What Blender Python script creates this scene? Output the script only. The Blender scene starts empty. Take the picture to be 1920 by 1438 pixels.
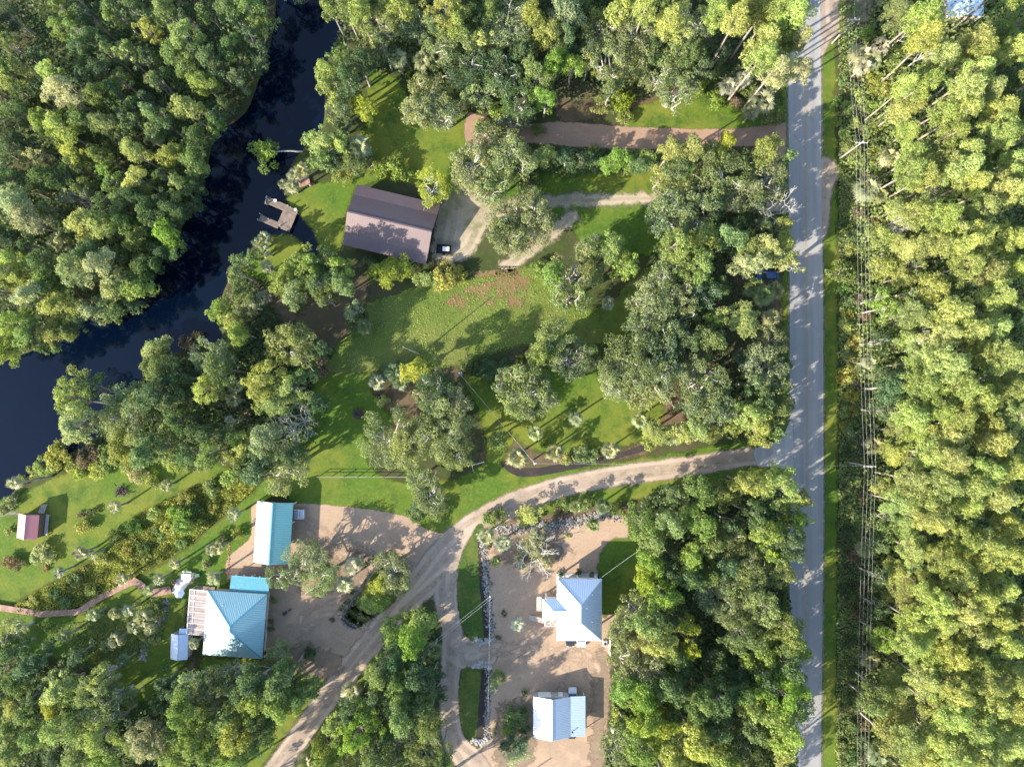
import bpy, bmesh, math, random
import numpy as np
from mathutils import Vector, Matrix, Euler
RAD = math.radians
random.seed(7); rng = np.random.default_rng(7)
S = bpy.context.scene
COL = S.collection

# ---------------------------------------------------------------- camera, sky, sun, exposure
FPX, CX, CY, CAMH, TILT = 1283.0, 960.0, 719.0, 142.5, RAD(0.95)
cam = bpy.data.objects.new('camera', bpy.data.cameras.new('camera'))
COL.objects.link(cam)
cam.location = (0, 0, CAMH); cam.rotation_euler = (TILT, 0, 0)
cam.data.sensor_fit = 'HORIZONTAL'; cam.data.sensor_width = 36.0
cam.data.lens = 36.0 * FPX / 1920.0
cam.data.clip_start = 1.0; cam.data.clip_end = 6000.0
S.camera = cam
SUN_EL = RAD(26.0)
SUN_DIR = Vector((-0.835 * math.cos(SUN_EL), -0.55 * math.cos(SUN_EL), math.sin(SUN_EL))).normalized()
world = bpy.data.worlds.new('World'); S.world = world; world.use_nodes = True
wn = world.node_tree; wn.nodes.clear()
sky = wn.nodes.new('ShaderNodeTexSky'); sky.sky_type = 'NISHITA'; sky.sun_disc = False
sky.sun_elevation = SUN_EL; sky.sun_rotation = math.atan2(SUN_DIR.x, SUN_DIR.y)
bg = wn.nodes.new('ShaderNodeBackground'); bg.inputs['Strength'].default_value = 0.15
wo = wn.nodes.new('ShaderNodeOutputWorld')
wn.links.new(sky.outputs[0], bg.inputs[0]); wn.links.new(bg.outputs[0], wo.inputs[0])
sl = bpy.data.lights.new('sun', 'SUN'); sl.energy = 4.3; sl.angle = RAD(0.55); sl.color = (1.0, 0.905, 0.75)
sun = bpy.data.objects.new('sun', sl); COL.objects.link(sun); sun.location = (-150, -100, 120)
sun.rotation_euler = SUN_DIR.to_track_quat('Z', 'Y').to_euler()
S.view_settings.view_transform = 'Standard'; S.view_settings.look = 'None'
S.view_settings.gamma = 1.0; S.view_settings.use_curve_mapping = False
S.view_settings.exposure = 1.8
S.cycles.max_bounces = 6; S.cycles.diffuse_bounces = 4; S.cycles.glossy_bounces = 2
S.cycles.transmission_bounces = 3; S.cycles.transparent_max_bounces = 8
S.cycles.caustics_reflective = False; S.cycles.caustics_refractive = False

ct, st = math.cos(TILT), math.sin(TILT)
def P(x, y, z=0.0):
    """world point at height z seen at pixel (x, y) of the 1920 px photograph"""
    dx, dy, dz = (x - CX) / FPX, -(y - CY) / FPX, -1.0
    d = (dx, dy * ct - dz * st, dy * st + dz * ct)
    t = (z - CAMH) / d[2]
    return Vector((d[0] * t, d[1] * t, z))
def MPP(z=0.0):
    return (CAMH - z) / FPX

# ---------------------------------------------------------------- materials
def srgb(r, g, b):
    f = lambda c: (c / 12.92 if c <= .04045 else ((c + .055) / 1.055) ** 2.4)
    return (f(r / 255), f(g / 255), f(b / 255), 1)
class NT:
    def __init__(s, name):
        s.m = bpy.data.materials.new(name); s.m.use_nodes = True
        s.t = s.m.node_tree; s.t.nodes.clear()
        s.out = s.n('ShaderNodeOutputMaterial')
    def n(s, typ, **kw):
        nd = s.t.nodes.new(typ)
        for k, v in kw.items(): setattr(nd, k, v)
        return nd
    def l(s, a, b): s.t.links.new(a, b)
    def set(s, sock, v):
        if hasattr(v, 'links') or hasattr(v, 'is_output'): s.l(v, sock)
        else: sock.default_value = v
    def noise(s, scale, detail=4, rough=.55, vec=None, dist=0.0):
        nd = s.n('ShaderNodeTexNoise'); nd.inputs['Scale'].default_value = scale
        nd.inputs['Detail'].default_value = detail; nd.inputs['Roughness'].default_value = rough
        nd.inputs['Distortion'].default_value = dist
        if vec is not None: s.l(vec, nd.inputs['Vector'])
        return nd.outputs['Fac']
    def mapr(s, v, a, b, c=0.0, d=1.0):
        nd = s.n('ShaderNodeMapRange'); nd.interpolation_type = 'SMOOTHSTEP'
        s.set(nd.inputs[0], v)
        for i, q in enumerate((a, b, c, d)): nd.inputs[i + 1].default_value = q
        return nd.outputs[0]
    def mix(s, f, a, b, mode='MIX'):
        nd = s.n('ShaderNodeMix'); nd.data_type = 'RGBA'; nd.blend_type = mode
        s.set(nd.inputs[0], f); s.set(nd.inputs[6], a); s.set(nd.inputs[7], b)
        return nd.outputs[2]
    def math(s, op, a, b=0.0):
        nd = s.n('ShaderNodeMath'); nd.operation = op
        s.set(nd.inputs[0], a); s.set(nd.inputs[1], b)
        return nd.outputs[0]
    def obj(s): return s.n('ShaderNodeTexCoord').outputs['Object']
    def pos(s): return s.n('ShaderNodeNewGeometry').outputs['Position']
    def mapping(s, vec, scale=(1, 1, 1), rot=(0, 0, 0)):
        nd = s.n('ShaderNodeMapping'); s.l(vec, nd.inputs['Vector'])
        nd.inputs['Scale'].default_value = scale; nd.inputs['Rotation'].default_value = rot
        return nd.outputs[0]
    def bsdf(s, col, rough=.8, spec=.3, metal=0.0, bump=None, bstr=.3, bdist=.05):
        b = s.n('ShaderNodeBsdfPrincipled')
        s.set(b.inputs['Base Color'], col); s.set(b.inputs['Roughness'], rough)
        s.set(b.inputs['Specular IOR Level'], spec); s.set(b.inputs['Metallic'], metal)
        if bump is not None:
            bn = s.n('ShaderNodeBump'); bn.inputs['Strength'].default_value = bstr
            bn.inputs['Distance'].default_value = bdist
            s.l(bump, bn.inputs['Height']); s.l(bn.outputs[0], b.inputs['Normal'])
        return b.outputs[0]
    def done(s, sh): s.l(sh, s.out.inputs[0]); return s.m
    def edged(s, sh, amp=.5, scale=.9, soft=.25):
        """let the sheet end in a ragged, worn-in edge (edge = metres inside the outline)"""
        at = s.n('ShaderNodeAttribute'); at.attribute_name = 'edge'
        nz = s.noise(scale, 8, .72, s.pos(), .6)
        v = s.math('ADD', at.outputs['Fac'], s.math('MULTIPLY', s.math('SUBTRACT', nz, .5), amp * 4))
        a = s.mapr(v, -soft, soft)
        tr = s.n('ShaderNodeBsdfTransparent'); mx = s.n('ShaderNodeMixShader')
        s.l(a, mx.inputs[0]); s.l(tr.outputs[0], mx.inputs[1]); s.l(sh, mx.inputs[2])
        return s.done(mx.outputs[0])

def C4(*c): return (c[0], c[1], c[2], 1)
M = {}
def ground_mat(name, cols, big=.06, mid=.5, fine=4.0, rough=.9, edge=None, bstr=.5, bdist=.06, thr=(.42, .62), tracks=0):
    cols = [C4(*[v * .86 for v in c[:3]]) for c in cols]
    t = NT(name); p = t.pos()
    n1 = t.noise(big, 6, .6, p); n2 = t.noise(mid, 6, .65, p); n3 = t.noise(fine, 4, .7, p)
    c = t.mix(t.mapr(n1, *thr), cols[0], cols[1])
    c = t.mix(t.mapr(n2, .45, .68), c, cols[2])
    c = t.mix(t.math('MULTIPLY', t.mapr(n3, .45, .72), .6), c, cols[3])
    if tracks:
        at = t.n('ShaderNodeAttribute'); at.attribute_name = 'edge'
        wv = t.math('SINE', t.math('MULTIPLY', at.outputs['Fac'], 2 * math.pi / 2.1), 0)
        k = t.math('MULTIPLY', t.mapr(wv, -.2, .9), t.mapr(t.noise(.12, 3, .5, p), .35, .6))
        c = t.mix(t.math('MULTIPLY', k, tracks), c, C4(*[min(1, v * 1.35) for v in cols[2][:3]]))
        k2 = t.math('MULTIPLY', t.mapr(wv, .1, -.9), t.mapr(t.noise(.5, 5, .7, p), .5, .68))
        c = t.mix(t.math('MULTIPLY', k2, tracks), c, C4(.10, .105, .04))
    sh = t.bsdf(c, rough, .15, 0, n3, bstr, bdist)
    M[name] = t.done(sh) if edge is None else t.edged(sh, *edge)
ground_mat('forest_floor', [C4(.045, .06, .018), C4(.085, .070, .04), C4(.055, .085, .02), C4(.03, .035, .015)], .08, .6, 3)
ground_mat('lawn', [C4(.070, .135, .014), C4(.148, .168, .024), C4(.048, .10, .014), C4(.18, .175, .05)], .05, .22, 1.6, .9, (.7, .35, .5), .8, .08)
ground_mat('island_turf', [C4(.045, .095, .016), C4(.115, .135, .028), C4(.055, .09, .016), C4(.15, .14, .05)], .16, .55, 1.8, .9, (.38, .9, .3), .8, .08)
ground_mat('meadow', [C4(.095, .15, .022), C4(.14, .165, .04), C4(.07, .11, .02), C4(.22, .18, .07)], .07, .3, 1.6, .9, (.8, .3, .6), .8, .08)
ground_mat('marsh_soil', [C4(.10, .10, .02), C4(.14, .12, .03), C4(.08, .09, .02), C4(.17, .14, .04)], .12, .7, 5, .9, (.9, .3, .6), .8, .1)
ground_mat('litter', [C4(.10, .075, .045), C4(.15, .10, .065), C4(.07, .08, .03), C4(.17, .12, .08)], .1, .7, 5, .95, (1.0, .35, .7), .6, .06)
ground_mat('red_plants', [C4(.20, .11, .065), C4(.18, .13, .06), C4(.12, .15, .03), C4(.24, .14, .09)], .3, 1.2, 6, .95, (2.2, .6, .35), .6, .06)
ground_mat('gravel', [C4(.345, .265, .20), C4(.285, .225, .175), C4(.385, .30, .23), C4(.22, .175, .14)], .09, .45, 2.2, .95, (.45, .35, .4), .4, .04, (.42, .62), .55)
ground_mat('drive_sand', [C4(.33, .215, .15), C4(.285, .19, .135), C4(.355, .235, .165), C4(.24, .165, .12)], .07, .4, 1.8, .95, (.3, .6, .15), .4, .03)
ground_mat('yard_sand', [C4(.385, .275, .19), C4(.325, .235, .168), C4(.42, .298, .205), C4(.255, .19, .14)], .06, .3, 1.8, .95, (.25, .6, .15), .35, .03)
ground_mat('pale_sand', [C4(.35, .29, .21), C4(.19, .19, .10), C4(.34, .28, .20), C4(.19, .17, .11)], .16, .6, 2.2, .95, (1.2, .35, .6), .4, .04, (.42, .62), .6)
ground_mat('mulch', [C4(.035, .03, .03), C4(.06, .045, .04), C4(.03, .03, .03), C4(.09, .07, .06)], .3, 1.5, 8, .95, (.2, .8, .1), .8, .06)
ground_mat('shoulder', [C4(.20, .19, .14), C4(.12, .14, .06), C4(.17, .16, .11), C4(.22, .20, .16)], .1, .6, 5, .95, (.4, .6, .3), .4, .03)

ground_mat('wheel_sand', [C4(.42, .31, .225), C4(.36, .265, .195), C4(.45, .335, .245), C4(.30, .23, .175)], .1, .4, 2.5, .95, (1.3, .4, .8), .3, .03)
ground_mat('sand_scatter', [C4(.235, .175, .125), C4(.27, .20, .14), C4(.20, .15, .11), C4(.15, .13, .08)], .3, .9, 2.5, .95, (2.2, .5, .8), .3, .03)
def asphalt(name, base, edge=None):
    t = NT(name); p = t.pos()
    st_ = t.noise(.55, 4, .6, t.mapping(p, (1, .018, 1)))
    n2 = t.noise(.25, 6, .6, p); n3 = t.noise(9, 3, .7, p)
    c = t.mix(t.mapr(st_, .35, .65), C4(*[v * .88 for v in base]), C4(*[v * 1.12 for v in base]))
    c = t.mix(t.math('MULTIPLY', t.mapr(n2, .5, .75), .35), c, C4(*[v * .78 for v in base]))
    c = t.mix(t.math('MULTIPLY', t.mapr(n3, .5, .8), .35), c, C4(*[v * 1.35 for v in base]))
    vor = t.n('ShaderNodeTexVoronoi'); vor.feature = 'DISTANCE_TO_EDGE'; vor.inputs['Scale'].default_value = .16
    t.l(t.mapping(p, (1, .55, 1)), vor.inputs['Vector'])
    crk = t.math('MULTIPLY', t.mapr(vor.outputs['Distance'], 0.012, 0.0), t.mapr(t.noise(.12, 3, .5, p), .5, .62))
    c = t.mix(t.math('MULTIPLY', crk, .25), c, C4(.07, .07, .075))
    sh = t.bsdf(c, .85, .25, 0, n3, .3, .02)
    M[name] = t.done(sh) if edge is None else t.edged(sh, *edge)
asphalt('asphalt', (.255, .248, .24), (.09, .9, .05))
asphalt('apron', (.30, .292, .285), (.25, .9, .15))

def simple(name, col, rough=.7, spec=.3, metal=0.0, var=.25, scale=2.0, bstr=0.0):
    t = NT(name); o = t.obj()
    nz = t.noise(scale, 5, .6, o)
    c = t.mix(t.mapr(nz, .35, .7), C4(*[v * (1 - var) for v in col]), C4(*[min(1, v * (1 + var * .6)) for v in col]))
    M[name] = t.done(t.bsdf(c, rough, spec, metal, nz if bstr else None, bstr, .03))
simple('white_paint', (.78, .77, .74), .55, .4, 0, .08)
simple('cream_wall', (.55, .52, .46), .8, .2, 0, .12)
simple('grey_wall', (.40, .40, .40), .8, .2, 0, .12)
simple('brown_wall', (.16, .11, .085), .85, .2, 0, .2)
simple('dark', (.02, .02, .022), .6, .3, 0, .2)
simple('tyre', (.018, .018, .018), .85, .2, 0, .2)
simple('concrete', (.42, .41, .39), .9, .2, 0, .2, .8, .2)
simple('pale_concrete', (.52, .50, .48), .9, .2, 0, .15, .8, .2)
simple('stone', (.27, .24, .21), .9, .2, 0, .45, 1.3)
simple('pale_stone', (.31, .30, .28), .9, .2, 0, .3, 1.3)
simple('dark_stone', (.10, .095, .09), .9, .2, 0, .4, 1.3)
simple('pole_wood', (.34, .31, .27), .85, .2, 0, .25, 1.5)
simple('cable', (.62, .62, .60), .5, .4, 0, .05)
simple('steel', (.45, .46, .48), .45, .5, .5, .15)
simple('yellow_paint', (.34, .25, .10), .8, .2, 0, .35, 3)
simple('green_tank', (.05, .14, .07), .6, .3, 0, .2)
simple('red_cloth', (.45, .05, .05), .8, .2)
simple('terracotta', (.40, .20, .12), .85, .2, 0, .3)
simple('fence_wood', (.27, .25, .22), .85, .2, 0, .3, 1.5)
simple('dead_wood', (.53, .51, .475), .9, .15, 0, .3, 1.5)
simple('brush', (.16, .12, .12), .95, .1, 0, .5, 2)

def timber(name, a, b):
    t = NT(name); o = t.obj()
    nz = t.noise(1.4, 5, .65, o); n2 = t.noise(.35, 3, .6, o)
    oi = t.n('ShaderNodeNewGeometry')
    c = t.mix(t.mapr(nz, .35, .68), C4(*a), C4(*b))
    c = t.mix(t.math('MULTIPLY', oi.outputs['Random Per Island'], .55), c, C4(*[v * .55 for v in a]))
    M[name] = t.done(t.bsdf(c, .85, .2, 0, nz, .3, .02))
timber('deck_grey', (.17, .135, .11), (.27, .215, .175))
timber('deck_red', (.30, .175, .125), (.38, .25, .19))
timber('rail_wood', (.36, .33, .29), (.46, .42, .37))

def car_paint(name, col, metal=.0):
    t = NT(name)
    M[name] = t.done(t.bsdf(C4(*col), .25, .6, metal))
car_paint('paint_white', (.75, .75, .75)); car_paint('paint_blue', (.02, .08, .22)); car_paint('paint_silver', (.48, .50, .52), .3)
car_paint('paint_black', (.02, .02, .022)); car_paint('glass', (.03, .04, .05)); car_paint('lamp_glass', (.6, .6, .55)); car_paint('lamp_red', (.4, .02, .02))

def roof_metal(name, col, sheen=(.8, .85, .88), mixf=.35, rough=.5, dirt=.12, dirtcol=(.35, .34, .32)):
    """painted steel sheet: coloured base under a pale chalky metal sheen"""
    t = NT(name); o = t.obj()
    nz = t.noise(.5, 6, .65, o); n2 = t.noise(3, 4, .6, o)
    c = t.mix(t.math('MULTIPLY', t.mapr(nz, .45, .75), dirt), C4(*col), C4(*dirtcol))
    b = t.bsdf(c, .55, .4, 0)
    g = t.n('ShaderNodeBsdfGlossy'); g.inputs['Color'].default_value = C4(*sheen); 
    t.set(g.inputs['Roughness'], t.mapr(n2, .2, .8, rough - .04, rough + .04))
    mx = t.n('ShaderNodeMixShader'); mx.inputs[0].default_value = mixf
    t.l(b, mx.inputs[1]); t.l(g.outputs[0], mx.inputs[2])
    M[name] = t.done(mx.outputs[0])
roof_metal('roof_turquoise', (.022, .235, .285), (.97, .96, .93), .30, .53)
roof_metal('roof_turquoise_deep', (.012, .20, .26), (.6, .85, .9), .10, .5)
roof_metal('roof_turquoise_cap', (.02, .22, .30), (.6, .85, .9), .08, .5)
roof_metal('roof_teal', (.006, .24, .25), (.97, .96, .90), .24, .5)
roof_metal('roof_white', (.225, .325, .465), (.97, .95, .93), .34, .52)
roof_metal('roof_grey_cap', (.34, .42, .52), (.8, .86, .9), .3, .5)
roof_metal('roof_brown', (.060, .041, .045), (.66, .50, .47), .08, .55, .35, (.09, .07, .07))
roof_metal('roof_red', (.40, .075, .065), (.9, .60, .56), .30, .5, .3, (.32, .16, .14))
roof_metal('roof_shed', (.42, .52, .66), (.85, .9, .95), .3, .5)

t = NT('screen_panel'); o = t.obj()
d_ = t.bsdf(t.mix(t.mapr(t.noise(.5, 4, .6, t.mapping(o, (.3, 2.2, 1))), .35, .65), C4(.22, .17, .16), C4(.38, .31, .29)), .7, .3)
tr = t.n('ShaderNodeBsdfTransparent'); mx = t.n('ShaderNodeMixShader'); mx.inputs[0].default_value = .82
t.l(tr.outputs[0], mx.inputs[1]); t.l(d_, mx.inputs[2]); M['screen_panel'] = t.done(mx.outputs[0])

t = NT('river_water'); p = t.pos()
rip = t.noise(1.6, 3, .5, p)
c = t.mix(t.mapr(t.noise(.035, 4, .5, p), .35, .7), C4(.0005, .0028, .010), C4(.0009, .0038, .0125))  # navy base paints in the blue of reflected sky; the water itself is tannic
M['river_water'] = t.done(t.bsdf(c, .06, .25, 0, rip, .05, .05))

def leaf_mat(name, trans=.44, rough=.6, spec=.25, nscale=.5):
    t = NT(name)
    oi = t.n('ShaderNodeObjectInfo'); at = t.n('ShaderNodeAttribute'); at.attribute_name = 'tone'
    tone = at.outputs['Fac']
    c = t.mix(1.0, oi.outputs['Color'], t.mix(tone, C4(.48, .55, .60), C4(1.6, 1.52, 1.5)), 'MULTIPLY')
    nz = t.noise(nscale, 3, .5, t.pos())
    c = t.mix(t.math('MULTIPLY', t.mapr(nz, .5, .75), .35), c, t.mix(1.0, c, C4(1.35, 1.15, .8), 'MULTIPLY'))
    b = t.bsdf(c, rough, spec)
    tl = t.n('ShaderNodeBsdfTranslucent'); t.l(t.mix(1.0, c, C4(1.25, 1.25, .7), 'MULTIPLY'), tl.inputs['Color'])
    mx = t.n('ShaderNodeMixShader'); mx.inputs[0].default_value = trans
    t.l(b, mx.inputs[1]); t.l(tl.outputs[0], mx.inputs[2]); M[name] = t.done(mx.outputs[0])
leaf_mat('leaf'); leaf_mat('needle', .36, .6, .3); leaf_mat('frond', .3, .45, .4)
def bark(name, a, b, sc=2.0):
    t = NT(name); nz = t.noise(sc, 5, .65, t.mapping(t.obj(), (1, 1, .35)))
    M[name] = t.done(t.bsdf(t.mix(t.mapr(nz, .35, .65), C4(*a), C4(*b)), .9, .15, 0, nz, .5, .05))
bark('bark_oak', (.28, .26, .23), (.55, .53, .48)); bark('bark_pine', (.17, .14, .11), (.36, .31, .26))
bark('bark_grey', (.20, .18, .16), (.36, .33, .29)); bark('bark_palm', (.20, .17, .14), (.34, .30, .26))

# ---------------------------------------------------------------- mesh helpers
def tag(o, label=None, cat=None, group=None, kind=None):
    if label: o['label'] = label
    if cat: o['category'] = cat
    if group: o['group'] = group
    if kind: o['kind'] = kind
    return o
def empty(name, loc=(0, 0, 0), rz=0.0):
    o = bpy.data.objects.new(name, None); COL.objects.link(o)
    o.location = loc; o.rotation_euler = (0, 0, rz); o.empty_display_size = .5
    return o
def link(name, me, parent=None, loc=None):
    o = bpy.data.objects.new(name, me); COL.objects.link(o)
    if parent is not None: o.parent = parent
    if loc is not None: o.location = loc
    return o
class MB:
    def __init__(s): s.v = []; s.f = []; s.mi = []; s.mats = []; s.cur = 0
    def mat(s, m):
        if m not in s.mats: s.mats.append(m)
        s.cur = s.mats.index(m); return s
    def face(s, pts):
        b = len(s.v); s.v += [tuple(p) for p in pts]; s.f.append(tuple(range(b, b + len(pts)))); s.mi.append(s.cur)
    def poly(s, vs, fs):
        b = len(s.v); s.v += [tuple(p) for p in vs]
        for f in fs: s.f.append(tuple(b + i for i in f)); s.mi.append(s.cur)
    def box(s, c, d, rz=0.0, top=None):
        """box centred at c, full size d; top scales the upper face"""
        x, y, z = d[0] / 2, d[1] / 2, d[2] / 2; k = top or (1, 1)
        vs = [(-x, -y, -z), (x, -y, -z), (x, y, -z), (-x, y, -z),
              (-x * k[0], -y * k[1], z), (x * k[0], -y * k[1], z), (x * k[0], y * k[1], z), (-x * k[0], y * k[1], z)]
        ca, sa = math.cos(rz), math.sin(rz)
        vs = [(c[0] + ca * a - sa * b, c[1] + sa * a + ca * b, c[2] + h) for a, b, h in vs]
        s.poly(vs, [(0, 3, 2, 1), (4, 5, 6, 7), (0, 1, 5, 4), (1, 2, 6, 5), (2, 3, 7, 6), (3, 0, 4, 7)]); return s
    def beam(s, a, b, w, h):
        a, b = Vector(a), Vector(b); d = b - a; L = d.length
        if L < 1e-6: return s
        d /= L; up = Vector((0, 0, 1)) if abs(d.z) < .95 else Vector((1, 0, 0))
        sd = d.cross(up).normalized() * (w / 2); u = sd.cross(d).normalized() * (h / 2)
        vs = [a - sd - u, a + sd - u, a + sd + u, a - sd + u, b - sd - u, b + sd - u, b + sd + u, b - sd + u]
        s.poly(vs, [(0, 1, 2, 3), (7, 6, 5, 4), (0, 4, 5, 1), (1, 5, 6, 2), (2, 6, 7, 3), (3, 7, 4, 0)]); return s
    def tube(s, pts, rad, n=6, cap=True):
        pts = [Vector(p) for p in pts]; m = len(pts)
        if not hasattr(rad, '__len__'): rad = [rad] * m
        rings = []; base = len(s.v); ref = Vector((.31, .77, .2)).normalized()
        for i, p in enumerate(pts):
            d = (pts[min(i + 1, m - 1)] - pts[max(i - 1, 0)]).normalized()
            if abs(d.dot(ref)) > .95: ref = Vector((.9, -.1, .3)).normalized()
            a = d.cross(ref).normalized(); b = d.cross(a)
            for k in range(n):
                an = 2 * math.pi * k / n
                s.v.append(tuple(p + (a * math.cos(an) + b * math.sin(an)) * rad[i]))
        for i in range(m - 1):
            for k in range(n):
                k2 = (k + 1) % n
                s.f.append((base + i * n + k, base + i * n + k2, base + (i + 1) * n + k2, base + (i + 1) * n + k)); s.mi.append(s.cur)
        if cap:
            s.f.append(tuple(base + k for k in range(n))[::-1]); s.mi.append(s.cur)
            s.f.append(tuple(base + (m - 1) * n + k for k in range(n))); s.mi.append(s.cur)
        return s
    def lathe(s, prof, c=(0, 0, 0), n=10):
        base = len(s.v)
        for r, z in prof:
            for k in range(n):
                an = 2 * math.pi * k / n; s.v.append((c[0] + r * math.cos(an), c[1] + r * math.sin(an), c[2] + z))
        for i in range(len(prof) - 1):
            for k in range(n):
                k2 = (k + 1) % n
                s.f.append((base + i * n + k, base + i * n + k2, base + (i + 1) * n + k2, base + (i + 1) * n + k)); s.mi.append(s.cur)
        s.f.append(tuple(base + k for k in range(n))[::-1]); s.mi.append(s.cur)
        s.f.append(tuple(base + (len(prof) - 1) * n + k for k in range(n))); s.mi.append(s.cur); return s
    def wheel(s, c, r, w, axis='x', n=14):
        d = Vector((w / 2, 0, 0)) if axis == 'x' else Vector((0, w / 2, 0))
        s.tube([Vector(c) - d, Vector(c) - d * .8, Vector(c) + d * .8, Vector(c) + d], [r * .9, r, r, r * .9], n); return s
    def mesh(s, name):
        me = bpy.data.meshes.new(name); me.from_pydata(s.v, [], s.f)
        for m in s.mats: me.materials.append(M[m] if isinstance(m, str) else m)
        if len(s.mats) > 1: me.polygons.foreach_set('material_index', s.mi)
        me.update(); return me
    def build(s, name, parent=None, loc=None): return link(name, s.mesh(name), parent, loc)

def quads_mesh(name, V, mat, tone=None, nper=4):
    """V: (N*nper, 3) corner array -> mesh of N polygons, with a per-leaf tone"""
    me = bpy.data.meshes.new(name); nv = len(V); nf = nv // nper
    me.vertices.add(nv); me.vertices.foreach_set('co', np.asarray(V, dtype=np.float32).ravel())
    me.loops.add(nv); me.loops.foreach_set('vertex_index', np.arange(nv, dtype=np.int32))
    me.polygons.add(nf); me.polygons.foreach_set('loop_start', np.arange(0, nv, nper, dtype=np.int32))
    try: me.polygons.foreach_set('loop_total', np.full(nf, nper, dtype=np.int32))
    except Exception: pass
    if tone is not None:
        at = me.attributes.new('tone', 'FLOAT', 'POINT'); at.data.foreach_set('value', np.repeat(tone, nper).astype(np.float32))
    me.materials.append(M[mat]); me.update(calc_edges=True); me.validate(); return me
def unit(a): return a / np.maximum(np.linalg.norm(a, axis=1, keepdims=True), 1e-9)
def leaf_quads(C, N, S_, aspect=.62):
    r = unit(rng.normal(size=C.shape)); N = unit(N)
    T = unit(np.cross(N, r)); B = np.cross(N, T); S_ = S_[:, None]
    V = np.empty((len(C), 4, 3))
    V[:, 0] = C - T * S_; V[:, 1] = C - B * S_ * aspect + N * S_ * .18
    V[:, 2] = C + T * S_; V[:, 3] = C + B * S_ * aspect + N * S_ * .18
    return V.reshape(-1, 3)
def clump(c, r, n, flat=.8, up=.12, jit=.9, low=-.55):
    """n leaves on a shaggy shell round c"""
    d = unit(rng.normal(size=(int(n * 1.5) + 4, 3))); d = d[d[:, 2] > low][:n]
    k = rng.uniform(.62, 1.08, (len(d), 1)) * r
    bump = 1 + .22 * np.sin(d[:, :1] * 5 + c[0]) * np.sin(d[:, 1:2] * 5 + c[1])
    C = np.asarray(c)[None] + d * k * bump * np.array([[1, 1, flat]])
    N = d + rng.normal(size=d.shape) * jit + np.array([[0, 0, up]])
    return C, N

# ---------------------------------------------------------------- ground sheets (signed distance to outlines)
def smooth(pts, n=6, closed=True):
    pts = [Vector(p) for p in pts]; m = len(pts); out = []
    rngi = range(m) if closed else range(m - 1)
    for i in rngi:
        g = (lambda k: pts[k % m]) if closed else (lambda k: pts[max(0, min(m - 1, k))])
        p0, p1, p2, p3 = g(i - 1), g(i), g(i + 1), g(i + 2)
        for k in range(n):
            t_ = k / n
            out.append(.5 * ((2 * p1) + (p2 - p0) * t_ + (2 * p0 - 5 * p1 + 4 * p2 - p3) * t_ ** 2 + (3 * p1 - p0 - 3 * p2 + p3) * t_ ** 3))
    if not closed: out.append(pts[-1])
    return out
def W2(px, z=0.0): return [P(x, y, z).to_2d() for x, y in px]
def seg_dist(X, Y, pts, closed, wid=None):
    best = np.full(X.shape, 1e9); m = len(pts)
    for i in range(m if closed else m - 1):
        ax, ay = pts[i]; bx, by = pts[(i + 1) % m]
        dx, dy = bx - ax, by - ay; L = dx * dx + dy * dy + 1e-12
        t_ = np.clip(((X - ax) * dx + (Y - ay) * dy) / L, 0, 1)
        d = np.hypot(X - ax - t_ * dx, Y - ay - t_ * dy)
        if wid is not None: d = d - (wid[i] + (wid[(i + 1) % m] - wid[i]) * t_)
        best = np.minimum(best, d)
    return best
def inside(X, Y, pts):
    r = np.zeros(X.shape, bool); m = len(pts)
    for i in range(m):
        ax, ay = pts[i]; bx, by = pts[(i + 1) % m]
        if ay == by: continue
        c = ((ay > Y) != (by > Y)) & (X < (bx - ax) * (Y - ay) / (by - ay) + ax); r ^= c
    return r
class Poly:
    def __init__(s, px, sm=True, n=5):
        s.p = W2(px); s.p = smooth(s.p, n) if sm else s.p
    def box(s): a = np.array([tuple(q) for q in s.p]); return a.min(0), a.max(0)
    def sdf(s, X, Y):
        d = seg_dist(X, Y, s.p, True); return np.where(inside(X, Y, s.p), d, -d)
class Line:
    def __init__(s, px, w):
        """w: full widths in photo pixels at each point"""
        if not hasattr(w, '__len__'): w = [w] * len(px)
        q = [Vector((p[0], p[1], ww)) for p, ww in zip([P(*a) for a in px], w)]
        q = smooth(q, 5, False); s.p = [(v.x, v.y) for v in q]; s.w = [v.z * MPP() / 2 for v in q]
    def box(s): a = np.array(s.p); k = max(s.w); return a.min(0) - k, a.max(0) + k
    def sdf(s, X, Y): return -seg_dist(X, Y, s.p, False, s.w)
def sdf_all(X, Y, adds, cuts=()):
    d = np.full(X.shape, -1e9)
    for a in adds: d = np.maximum(d, a.sdf(X, Y))
    for c in cuts: d = np.minimum(d, -c.sdf(X, Y))
    return d
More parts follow.
